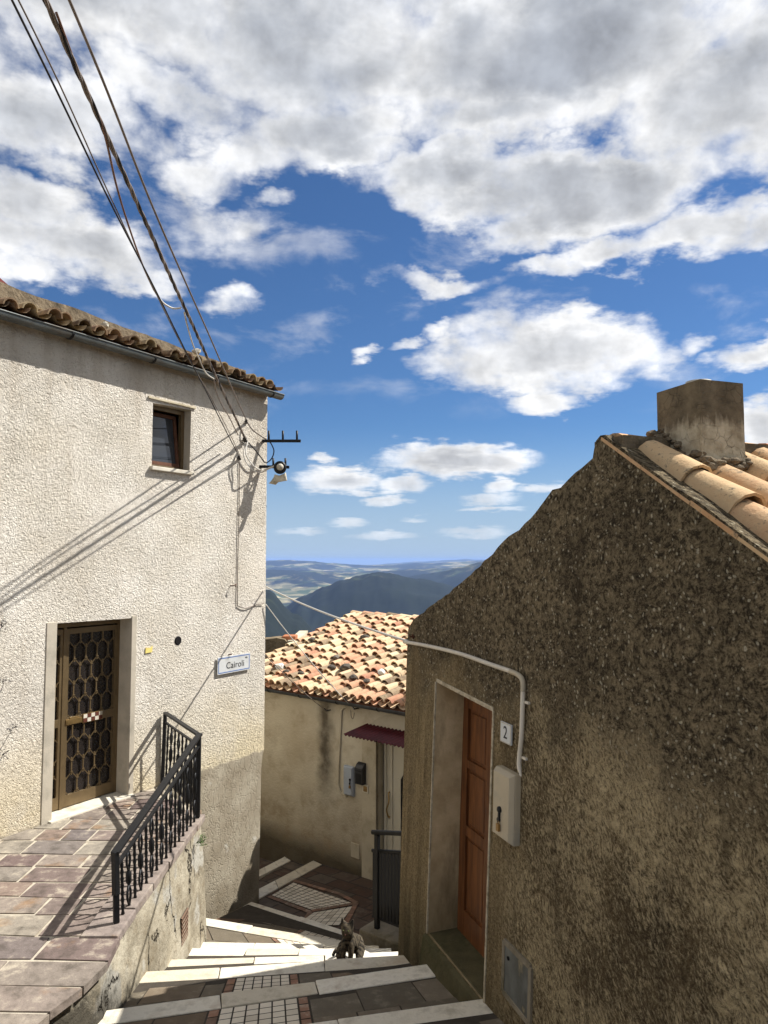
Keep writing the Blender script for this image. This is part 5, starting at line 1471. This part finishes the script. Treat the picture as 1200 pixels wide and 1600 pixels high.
# ================================================================== cables
A3 = FL.p(*FL.st(371, 716), .05); A2 = FL.p(*FL.st(378, 688), .07); A1 = FL.p(*FL.st(382, 659), .05)
def cable(name, pts, r, m, label, group=None, n=8, seg=8):
    b = MB(); b.tube(spline(pts, seg), r, n); return tag(b.build(name, MAT[m]), label, 'cable', group)
def towards(A, px, py, dist):
    # the far end of a cable passing the point of view: on the sight line through this pixel at that depth
    r = ray(px, py); return r * (dist / r.y)
def run_pts(A, top, wob, seed, far=-6.0, y_top=3.6):
    B = towards(A, top[0], top[1], y_top); d = (B - A).normalized(); L = (A.y - far) / -d.y; rr = random.Random(seed); out = []
    n = 15
    for k in range(n + 1):
        t = k / n; p = A + d * L * t + V((0, 0, -.11 * 4 * t * (1 - t))); 
        if 0 < k < n: p += V((rr.uniform(-wob, wob), 0, rr.uniform(-wob, wob)))
        out.append(p)
    return out
grp = 'overhead cables from the pale house'
p3 = run_pts(A3, (34, 0), .006, 1); p2 = run_pts(A2, (86, 0), .003, 2); p1 = run_pts(A1, (118, 0), .014, 3)
cable('overhead_cable', p3, .0065, 'cable_black', 'thin dark overhead cable, lowest of those reaching the pale wall', grp)
# the main bundle: strands twisted round each other
fine = spline(p2, 24)
b = MB()
for sn in range(3):
    path = []
    for i, p in enumerate(fine):
        an = i * .62 + sn * 2.094; path.append(p + V((math.cos(an), 0, math.sin(an))) * .0085)
    b.tube(path, .0082, 6, .5, sn % 2)
tag(b.build('overhead_cable', [MAT['cable_grey'], MAT['cable_black']]), 'thick twisted overhead cable bundle in the middle of the cables', 'cable', grp)
cable('overhead_cable', p1, .0085, 'cable_grey', 'wavy single overhead cable on the right of the twisted bundle', grp)
cable('overhead_cable', [p + V((.02 * math.sin(i * 1.3), 0, .02 + .012 * math.cos(i * 1.1))) for i, p in enumerate(p3)], .005, 'cable_grey', 'thin pale strand tied to the lowest dark cable', grp)
def on_run(pts, px, py, off=0.0):
    # depth of the main run at this picture height
    best = min(fine, key=lambda p: abs((800 - F * ((-math.sin(PITCH) * p.y + math.cos(PITCH) * p.z) / (math.cos(PITCH) * p.y + math.sin(PITCH) * p.z))) - py) if p.y > .5 else 1e9)
    r = ray(px, py); return r * ((best.y + off) / r.y)
cable('overhead_cable', [on_run(fine, *q) for q in ((88, 20), (122, 110), (150, 170), (166, 220), (182, 290), (200, 350), (222, 412), (240, 452))], .0075, 'cable_brown', 'brownish slack cable hanging between the bundle and the lowest cable', grp)
cable('overhead_cable', [on_run(fine, *q) for q in ((240, 452), (252, 470), (262, 478), (272, 482), (283, 481))], .0085, 'cable_white', 'short white cable end curling into the twisted bundle', grp)
cable('overhead_cable', [on_run(fine, *q) for q in ((288, 488), (293, 510), (302, 540), (312, 562), (322, 583), (334, 592))], .0075, 'cable_white', 'short white strand splitting from the twisted bundle at the gutter', grp)
cable('overhead_cable', [on_run(fine, *q) for q in ((334, 592), (338, 612), (346, 632), (356, 648), (372, 680))], .0075, 'cable_grey', 'short grey strand below the gutter beside the twisted bundle', grp)
# ties along the runs
for pts, rr_, ks_ in ((p3, .012, (5, 7, 9, 10)), (p1, .014, (6, 8, 10, 11, 12))):
    pass
# anchors on the wall
for A, r, lab in ((A2, .03, 'large dark clamp anchoring the twisted cable bundle on the pale wall'), (A3, .02, 'small dark clamp anchoring the lowest cable on the pale wall'), (A1, .02, 'small dark clamp anchoring the wavy right cable near the house corner')):
    an_ = MB(); an_.tube([A - FL.ez * .08, A], .008, 6); an_.lathe(A - FL.ez * .01, (0.1, -1, .1), [(r, -.06), (r * .7, 0), (r, .07), (r * .4, .11)], 10)
    tag(an_.build('cable_anchor', MAT['cable_black']), lab, 'anchor')
# brackets at the house corner
cy = FL.p(1.95, 0, 0)
def aty2(px, py, y): r = ray(px, py); return r * (y / r.y)
YB = cy.y - .10
def bracket(p0, p1, prongs, label):
    t = thing('wall_bracket', label, 'bracket', aty2(*p0, YB), 'iron brackets at the pale house corner'); b = MB()
    A, B = aty2(*p0, YB), aty2(*p1, YB); root = V((A.x - .03, A.y + .12, A.z)); b.bar(A, B, .045, .04); b.bar(root, A + V((.02, 0, 0)), .035); b.build('arm', MAT['black_iron'], t, bevel=.003)
    for (px, py0, py1) in prongs:
        b = MB(); P, Q = aty2(px, py0, YB), aty2(px, py1, YB); b.tube([P, Q], .016, 8); b.lathe(P + V((0, 0, .01)), (0, 0, 1), [(.026, -.02), (.026, .02)], 8); b.build('pin', MAT['black_iron'], t)
bracket((410, 689), (470, 689), ((420, 690, 673), (442, 690, 673), (464, 690, 673)), 'black iron bracket with three pins, upper one at the pale house corner')
bracket((401, 729), (452, 730), ((427, 730, 716), (446, 730, 716)), 'black iron bracket with two pins, lower one beside the white insulator')
io = thing('insulator', 'white insulator in a dark ring with torn pale cloth on the lower bracket', 'insulator', aty2(437, 733, YB - .06))
ip = aty2(437.5, 731, YB - .05)
b = MB(); b.lathe(ip, (.15, -1, .05), [(.075, -.05), (.095, 0), (.095, .05), (.07, .07), (.055, .06)], 18); b.build('ring', MAT['black_iron'], io)
b = MB(); b.lathe(ip, (.15, -1, .05), [(.05, .03), (.052, .08), (.04, .11), (.015, .125)], 16); b.build('knob', MAT['flue_white'], io)
cl = MB(); gr_ = [[(429, 741), (436, 743), (444, 740), (446, 738)], [(428, 745), (435, 745), (442, 742), (447, 744)], [(424, 751), (431, 750), (439, 748), (448, 750)], [(420, 755), (430, 757), (434, 753), (447, 750.5)]]
ids = []
for j, row in enumerate(gr_):
    ids.append([cl.vert(aty2(px, py, YB - .10 - .03 * math.sin(i * 2.0 + j))) for i, (px, py) in enumerate(row)])
ids2 = [[cl.vert(cl.v[i] + V((0, .05, 0))) for i in r] for r in ids]
for j in range(3):
    for i in range(3):
        cl.face([ids[j][i], ids[j][i + 1], ids[j + 1][i + 1], ids[j + 1][i]], .5, 0, True); cl.face([ids2[j][i + 1], ids2[j][i], ids2[j + 1][i], ids2[j + 1][i + 1]], .5, 0, True)
for i in range(3): cl.face([ids[0][i], ids2[0][i], ids2[0][i + 1], ids[0][i + 1]]); cl.face([ids[3][i], ids[3][i + 1], ids2[3][i + 1], ids2[3][i]])
for j in range(3): cl.face([ids[j][0], ids[j + 1][0], ids2[j + 1][0], ids2[j][0]]); cl.face([ids[j][3], ids2[j][3], ids2[j + 1][3], ids[j + 1][3]])
cl.build('cloth', MAT['cloth_cream'], io, fixn=True)
g2 = 'loose leads between the wall anchor and the brackets'
wl_ = lambda px, py, c: FL.p(*FL.st(px, py, c), c)
cable('loose_lead', [A1, wl_(395, 672, .1), aty2(415, 686, YB - .02)], .010, 'cable_grey', 'grey lead running from the right cable to the upper bracket', g2)
cable('loose_lead', [A2 + V((.02, 0, -.02)), wl_(396, 700, .12), wl_(408, 715, .12), aty2(415, 723, YB), aty2(424, 717, YB - .03), aty2(428, 705, YB - .05), aty2(424, 694, YB - .03), aty2(419, 688, YB)], .009, 'cable_black', 'black lead looping from the bundle round under the upper bracket', g2)
cable('loose_lead', [A2 + V((0, 0, -.04)), wl_(381, 712, .10), wl_(386, 724, .12), wl_(396, 735, .16), aty2(408, 738, YB - .05), aty2(421, 732, YB - .08), aty2(434, 727, YB - .08)], .009, 'cable_white', 'white lead drooping to the insulator, the inner of two', g2)
cable('loose_lead', [A2 + V((.03, 0, -.03)), wl_(384, 708, .14), wl_(391, 722, .16), wl_(400, 731, .18), aty2(410, 734.5, YB - .09), aty2(423, 730, YB - .10), aty2(434, 726, YB - .10)], .009, 'cable_white', 'white lead drooping to the insulator, the outer of two', g2)
cable('down_lead', [wl_(374, 722, .015), wl_(374, 760, .012), wl_(373, 820, .016), wl_(371.5, 880, .012), wl_(371, 940, .014), wl_(373, 947, .016), wl_(385, 950, .02), wl_(400, 945, .014), wl_(412, 943, .02)], .006, 'cable_grey', 'thin lead clipped straight down the pale wall to its corner')
hk = MB(); a = FL.st(360, 915); hk.tube([FL.p(a[0], a[1], 0), FL.p(a[0], a[1], .07), FL.p(a[0] + .03, a[1] + .02, .08), FL.p(a[0] + .03, a[1] - .02, .07)], .008, 6); tag(hk.build('wall_hook', MAT['rusty']), 'rusty hook high above the street sign on the pale wall', 'hook')
hk = MB(); a = FL.st(357, 1023); hk.tube([FL.p(a[0], a[1], 0), FL.p(a[0], a[1] + .01, .06)], .008, 6); tag(hk.build('wall_nail', MAT['rusty']), 'rusty nail just over the top rim of the street sign', 'nail')
# cables crossing the street
e1 = FRr.p(*RS(641, 1002), .02)
s1_ = FL.p(*FL.st(414, 917, .0), .03)
def cross(A, B, sag, n=8): return [A.lerp(B, k / n) + V((0, 0, -sag * 4 * (k / n) * (1 - k / n))) for k in range(n + 1)]
cable('street_cable', cross(s1_, e1, .045), .0115, 'cable_white', 'thick pale cable slung from the pale house corner to the white conduit', 'cables slung across the street')
e2 = FM.p(*MS(557, 1107), .06); s2_ = FL.p(*FL.st(413, 944, .0), .03)
cable('street_cable', cross(s2_, e2, .06), .0075, 'cable_white', 'thin pale cable sagging from the pale house corner to the cottage eave', 'cables slung across the street')
e3 = FM.p(*MS(514, 1110), .06); s3_ = on = FL.p(1.99, FL.st(413, 1000)[1], -.3)
cable('street_cable', cross(s3_, e3, .05), .006, 'cable_grey', 'thinnest grey cable ending at the hook over the dark wall stain', 'cables slung across the street')
for (px, py, lab) in ((514, 1110, 'small black hook on the cottage wall over the dark stain'), (558, 1107, 'small black hook on the cottage wall above the awning')):
    a = MS(px, py); hk = MB(); hk.tube([FM.p(a[0], a[1], -.01), FM.p(a[0], a[1], .07), FM.p(a[0] - .05, a[1] + .02, .08), FM.p(a[0] - .10, a[1] + .03, .06)], .009, 6); hk.tube([FM.p(a[0], a[1], .06), FM.p(a[0] + .04, a[1] + .04, .07)], .008, 6)
    tag(hk.build('wall_hook', MAT['black_iron']), lab, 'hook')
hk = MB(); a = MS(554, 1108); hk.tube(spline([FM.p(a[0] + .02, a[1], .07), FM.p(a[0] + .0, a[1] - .10, .08), FM.p(a[0] - .03, a[1] - .14, .07), FM.p(a[0] - .06, a[1] - .04, .07)], 5), .006, 6); tag(hk.build('cable_end', MAT['cable_grey']), 'dangling loop of cable end above the red awning', 'cable')
# ================================================================== cat
def tread_z(i, x, y):
    # surface of the tread whose far edge is ext[i]
    L, R = ext[i]; Lp, Rp = ext[i - 1]
    def on(A, B): t = (x - A.x) / (B.x - A.x); return A + (B - A) * t
    a = on(Lp, Rp) - V((0, 0, .12)); b = on(L, R); t = (y - a.y) / max(b.y - a.y, 1e-4); return a.z + (b.z - a.z) * t
cpos = at_drop(546, 1501, 3.62); cpos.z = tread_z(3, cpos.x, cpos.y) + .012
def skin_mesh(name, nodes, links, m, sub=2):
    bm = bmesh.new(); vs = [bm.verts.new(n[0]) for n in nodes]
    for a, b in links: bm.edges.new((vs[a], vs[b]))
    me = bpy.data.meshes.new(name); bm.to_mesh(me); bm.free()
    o = bpy.data.objects.new(name, me); COL.objects.link(o)
    md_ = o.modifiers.new('skin', 'SKIN'); md_.use_smooth_shade = True
    sv = me.skin_vertices[0].data if me.skin_vertices else None
    if sv is None:
        me.skin_vertices.new() if hasattr(me.skin_vertices, 'new') else None; sv = me.skin_vertices[0].data
    for i, n in enumerate(nodes):
        r = n[1]; sv[i].radius = r if isinstance(r, tuple) else (r, r); sv[i].use_root = (i == 0)
    s_ = o.modifiers.new('sub', 'SUBSURF'); s_.levels = sub; s_.render_levels = sub
    q_ = o.modifiers.new('sm', 'SMOOTH'); q_.factor = .5; q_.iterations = 3
    bpy.context.view_layer.update()
    dg = bpy.context.evaluated_depsgraph_get(); me2 = bpy.data.meshes.new_from_object(o.evaluated_get(dg))
    bpy.data.objects.remove(o); me2.materials.clear(); me2.materials.append(m); me2.polygons.foreach_set('use_smooth', [True] * len(me2.polygons))
    o = bpy.data.objects.new(name, me2); COL.objects.link(o); return o
cat_nodes = [((0, -.10, .075), .085), ((0, -.075, .135), .080), ((0, -.025, .195), .066), ((0, .03, .235), .054), ((0, .062, .275), .046), ((-.004, .085, .325), .054),
             ((-.008, .128, .306), .030),
             ((.034, .05, .17), .034), ((.032, .075, .09), .024), ((.030, .085, .03), .020), ((.030, .110, .014), .018),
             ((-.034, .05, .17), .034), ((-.032, .075, .09), .024), ((-.030, .085, .03), .020), ((-.030, .110, .014), .018),
             ((.078, -.05, .080), .052), ((.090, .005, .05), .038), ((.084, .045, .015), .020),
             ((-.078, -.05, .080), .052), ((-.090, .005, .05), .038), ((-.084, .045, .015), .020),
             ((.03, -.19, .03), .022), ((.11, -.18, .018), .019), ((.155, -.10, .017), .017), ((.15, -.01, .016), .014),
             ((.034, .078, .368), .024), ((.044, .074, .418), .005), ((-.040, .078, .368), .024), ((-.052, .074, .418), .005)]
cat_links = [(0, 1), (1, 2), (2, 3), (3, 4), (4, 5), (5, 6), (2, 7), (7, 8), (8, 9), (9, 10), (2, 11), (11, 12), (12, 13), (13, 14), (0, 15), (15, 16), (16, 17), (0, 18), (18, 19), (19, 20), (0, 21), (21, 22), (22, 23), (23, 24), (5, 25), (25, 26), (5, 27), (27, 28)]
co_ = skin_mesh('tabby_cat', cat_nodes, cat_links, MAT['tabby_fur'])
co_.location = cpos; OFF[co_.name] = V((0, 0, 0))
co_.rotation_euler = (0, 0, rad(180 + -14)); co_.scale = (1.08, 1.05, .97)
tag(co_, 'grey tabby cat sitting on the sunlit steps, looking back up the street', 'cat')
# the head turns to look at the viewer: eyes and nose as pieces of the head
for sx in (-1, 1):
    b = MB(); b.lathe((-.006 + sx * .022, .130, .334), (sx * .25, 1, .05), [(.0075, 0), (.0065, .004), (.004, .006), (.0001, .007)], 12); e = b.build('eye', MAT['cat_eye'], co_)
    b = MB(); b.lathe((-.006 + sx * .0235, .137, .3345), (sx * .25, 1, .05), [(.0028, 0), (.002, .003)], 8); p = b.build('pupil', MAT['lettering_black'], e)
b = MB(); b.lathe((-.009, .156, .312), (0, 1, .2), [(.006, 0), (.004, .004), (.0005, .006)], 8); b.build('nose', MAT['rusty'], co_)

# ================================================================== small litter on the steps
q = at_drop(713, 1562, 3.05); i_ = 1; q.z = tread_z(1, q.x, q.y) + .008
b = MB(); rl3 = random.Random(3)
for k in range(4):
    an = k * 1.7; u = V((math.cos(an), math.sin(an), .5)); w_ = V((-math.sin(an), math.cos(an), .2)); b.poly([q, q + u * .03 + w_ * .012, q + u * .05, q + u * .03 - w_ * .012])
tag(b.build('flower_petal', MAT['red_petal'], fixn=False), 'small red petal lying on the step by the door threshold', 'petal')
q = at_drop(788, 1592, 3.0)
b = MB(); b.poly([q, q + V((.03, .0, .015)), q + V((.035, .03, .02)), q + V((.0, .035, .03))]); b.poly([q, q + V((.0, .035, .03)), q + V((-.02, .02, .01))]); tag(b.build('paper_scrap', MAT['teal_scrap'], fixn=False), 'tiny teal scrap at the foot of the dark wall below the grey panel', 'scrap')
dl = MB()
for k in range(70):
    p = at_drop(650 + rl3.gauss(0, 12), 1503 + rl3.gauss(0, 1.5), 3.5); p.z = tread_z(3, p.x, p.y) if p.y > ext[2][1].y else tread_z(2, p.x, p.y); p.z = -3.42 + rl3.uniform(0, .02) if p.z > -3.3 else p.z + .012
    d = V((rl3.gauss(0, 1), rl3.gauss(0, 1), rl3.gauss(0, .5))).normalized() * rl3.uniform(.012, .03); e = d.cross(V((0, .3, 1))).normalized() * .008
    dl.poly([p - d, p + e, p + d, p - e + V((0, 0, .006))], rl3.random())
tag(dl.build('dry_leaves', MAT['dry_leaf'], fixn=False), kind='stuff')

# ================================================================== sun and sky
sh_ = V((math.sin(rad(68)), math.cos(rad(68)), .0)); EL = rad(49)
SUND = V((sh_.x * math.cos(EL), sh_.y * math.cos(EL), math.sin(EL)))
AZ = math.atan2(SUND.x, SUND.y)
sun = bpy.data.lights.new('sun', 'SUN'); sun.energy = SUN; sun.angle = rad(.53); sun.color = (1.0, .98, .945)
so = bpy.data.objects.new('sun', sun); COL.objects.link(so); so.rotation_euler = SUND.to_track_quat('Z', 'Y').to_euler()
wd_ = bpy.data.worlds.new('World'); SC.world = wd_; wd_.use_nodes = True
g = G(wd_.node_tree)
sky = g.n('ShaderNodeTexSky', sky_type='NISHITA'); sky.sun_disc = False; sky.sun_elevation = EL; sky.sun_rotation = AZ; sky.altitude = 700; sky.air_density = SKYP[0]; sky.dust_density = SKYP[1]; sky.ozone_density = SKYP[2]
D = g.vm('NORMALIZE', g.n('ShaderNodeTexCoord').outputs['Generated'])
dx, dy, dz = g.sep(D)
az = g.m('ARCTAN2', dx, dy); el = g.m('ARCSINE', dz)
# cloud layer coordinates: where the sight line meets a flat layer overhead
zz = g.m('MAXIMUM', g.m('ADD', dz, .13), .02)
Q = g.comb(g.m('DIVIDE', dx, zz), g.m('DIVIDE', dy, zz), 0.0)
amp = g.m('ADD', .006, g.m('MULTIPLY', g.m('MAXIMUM', el, 0.0), .15))
wn = g.noise(g.vm('MULTIPLY', Q, (1, 1, 1)), 2.6, 6, .6, 0, 1)
wn2 = g.noise(Q, 9.0, 4, .6, 0, 1)
wv = g.vm('ADD', g.vm('SCALE', g.vm('SUBTRACT', wn, (.5, .5, .5)), 1.9), g.vm('SCALE', g.vm('SUBTRACT', wn2, (.5, .5, .5)), .7))
P0 = g.vm('ADD', g.comb(az, el, 0.0), g.vm('SCALE', wv, amp)); P0 = g.vm('MULTIPLY', P0, (1, 1, 0))
def ae(px, py):
    r = ray(px, py).normalized(); return math.atan2(r.x, r.y), math.asin(r.z)
# centre, half width, half height in picture units of the view it was measured in, weight
CL = [(180, -60, 330, 180, 1.0), (520, 60, 330, 150, 1.0), (860, 60, 420, 190, 1.25), (1160, 120, 260, 190, 1.1), (480, 190, 170, 90, .9), (90, 170, 200, 90, .85), (400, 235, 100, 55, .7), (560, 235, 90, 50, .75),
      (700, 290, 130, 75, .95), (850, 300, 190, 80, 1.1), (1010, 270, 170, 80, 1.0), (1180, 215, 120, 75, .8), (320, 265, 80, 50, .6),
      (40, 310, 120, 60, .8), (130, 380, 150, 60, .9), (60, 420, 90, 35, .7), (220, 425, 80, 32, .7), (20, 370, 90, 50, .8),
      (330, 345, 70, 30, .42), (368, 468, 48, 28, .5), (300, 140, 150, 80, .8), (780, 190, 190, 70, .9), (430, 318, 40, 18, .36),
      (705, 435, 110, 20, .36), (860, 405, 90, 22, .55), (980, 385, 110, 36, .7), (1100, 355, 140, 52, .85), (1190, 335, 90, 45, .8),
      (870, 552, 200, 60, .95), (740, 572, 85, 46, .7), (800, 520, 90, 40, .5), (985, 550, 90, 42, .6), (900, 590, 100, 34, .6), (850, 628, 56, 18, .5), (690, 525, 26, 14, .3),
      (580, 547, 26, 13, .42), (640, 540, 28, 11, .36), (1175, 556, 75, 32, .75), (1085, 530, 24, 18, .3), (1195, 665, 60, 50, .9),
      (715, 722, 128, 28, .95), (640, 712, 44, 20, .5), (530, 748, 72, 21, .8), (632, 758, 44, 15, .7), (610, 782, 34, 8, .45), (505, 715, 18, 9, .5),
      (785, 763, 26, 11, .55), (850, 766, 42, 12, .5), (770, 780, 44, 8, .35), (775, 796, 56, 6, .5), (535, 818, 30, 6, .42), (480, 830, 50, 7, .42), (600, 838, 66, 6, .4), (740, 832, 64, 7, .42), (655, 812, 20, 5, .35),
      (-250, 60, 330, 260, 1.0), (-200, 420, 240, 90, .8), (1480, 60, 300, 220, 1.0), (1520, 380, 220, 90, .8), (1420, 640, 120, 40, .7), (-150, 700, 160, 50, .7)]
best = None
for (cx, cy_, rx, ry, wt) in CL:
    a0, e0 = ae(cx, cy_); a1 = ae(cx + rx, cy_)[0]; e1 = ae(cx, cy_ - ry)[1]
    sx, sy = 1 / max(abs(a1 - a0), 1e-4), 1 / max(abs(e1 - e0), 1e-4)
    d = g.vm('LENGTH', g.vm('MULTIPLY', g.vm('SUBTRACT', P0, (a0, e0, 0)), (sx, sy, 0)))
    v_ = g.m('MULTIPLY', g.m('SUBTRACT', 1.0, g.m('MULTIPLY', d, d)), wt)
    best = v_ if best is None else g.m('MAXIMUM', best, v_)
# unseen sky off to the sides: broken cumulus added thick to fill the shade
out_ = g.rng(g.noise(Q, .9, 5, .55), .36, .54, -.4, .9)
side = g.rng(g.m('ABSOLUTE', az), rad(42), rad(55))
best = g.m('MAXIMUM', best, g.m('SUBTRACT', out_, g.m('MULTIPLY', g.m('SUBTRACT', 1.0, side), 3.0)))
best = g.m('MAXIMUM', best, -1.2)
E3 = g.vm('ADD', g.vm('MULTIPLY', D, (1, 1, 1.3)), g.vm('SCALE', Q, .03))
nlow = g.noise(E3, 4.5, 3, .5, .3)
nb = g.noise(E3, 10.0, 10, .56, .1)
TOS = (.013, .004, .012)
nA = g.noise(E3, 7.5, 4, .5, .1); nB = g.noise(g.vm('ADD', E3, TOS), 7.5, 4, .5, .1)
nC = g.noise(E3, 26.0, 5, .55, .2); nD = g.noise(g.vm('ADD', E3, (.005, .0015, .005)), 26.0, 5, .55, .2)
core = g.m('ADD', best, g.m('MULTIPLY', g.m('SUBTRACT', nlow, .5), 1.0))
dens = g.m('ADD', core, g.m('MULTIPLY', g.m('SUBTRACT', nb, .5), 2.3))
alpha = g.rng(dens, -.18, .74, 0, 1, True)
wisp = g.m('MULTIPLY', g.rng(g.noise(g.vm('MULTIPLY', E3, (1, 1, 1.8)), 8.0, 7, .58, .25), .50, .74, 0, .5, True), g.rng(best, -2.6, -.3, .1, 1.0))
wisp = g.m('MULTIPLY', wisp, g.rng(el, rad(9), rad(17)))
alpha = g.m('SUBTRACT', 1.0, g.m('MULTIPLY', g.m('SUBTRACT', 1.0, alpha), g.m('SUBTRACT', 1.0, wisp)))
thick = g.rng(g.m('ADD', core, g.m('MULTIPLY', g.m('SUBTRACT', nb, .5), .35)), .3, 1.2, 0, 1, True)
relief = g.m('ADD', g.m('MULTIPLY', g.m('SUBTRACT', nA, nB), 3.6), g.m('MULTIPLY', g.m('SUBTRACT', nC, nD), 1.1))
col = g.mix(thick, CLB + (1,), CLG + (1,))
lum = g.m('ADD', 1.0, g.rng(relief, -.6, .6, -.30, .24))
col = g.vm('SCALE', col, lum)
# the deck overhead shows its shaded underside, low clouds take the colour of the air
under = g.m('MULTIPLY', g.m('MULTIPLY', g.rng(el, rad(21), rad(33)), g.rng(el, rad(60), rad(48))), g.rng(g.m('ADD', core, g.m('MULTIPLY', g.m('SUBTRACT', nlow, .5), 1.2)), .3, 1.1, .15, 1.0, True))
col = g.mix(g.m('MULTIPLY', under, .9), col, g.vm('MULTIPLY', col, (.66, .69, .74)))
low_ = g.rng(el, rad(7), rad(1.5), 0, .55)
skyc = g.vm('MULTIPLY', sky.outputs[0], SKYT)
skyc = g.mix(g.rng(el, rad(11), rad(0), 0, .8, True), skyc, HZC + (1,))
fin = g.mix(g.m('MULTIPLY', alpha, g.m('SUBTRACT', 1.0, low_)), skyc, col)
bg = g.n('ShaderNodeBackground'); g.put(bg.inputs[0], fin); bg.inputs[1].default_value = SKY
g.nt.links.new(bg.outputs[0], g.n('ShaderNodeOutputWorld').inputs[0])
wd_.cycles.sampling_method = 'MANUAL'; wd_.cycles.sample_map_resolution = 512

SC.view_settings.view_transform = 'Standard'; SC.view_settings.look = 'None'; SC.view_settings.exposure = EXPO; SC.view_settings.gamma = 1.0
SC.render.engine = 'CYCLES'; SC.cycles.use_denoising = True; SC.cycles.max_bounces = 6; SC.cycles.volume_bounces = 0; SC.cycles.sample_clamp_indirect = 6
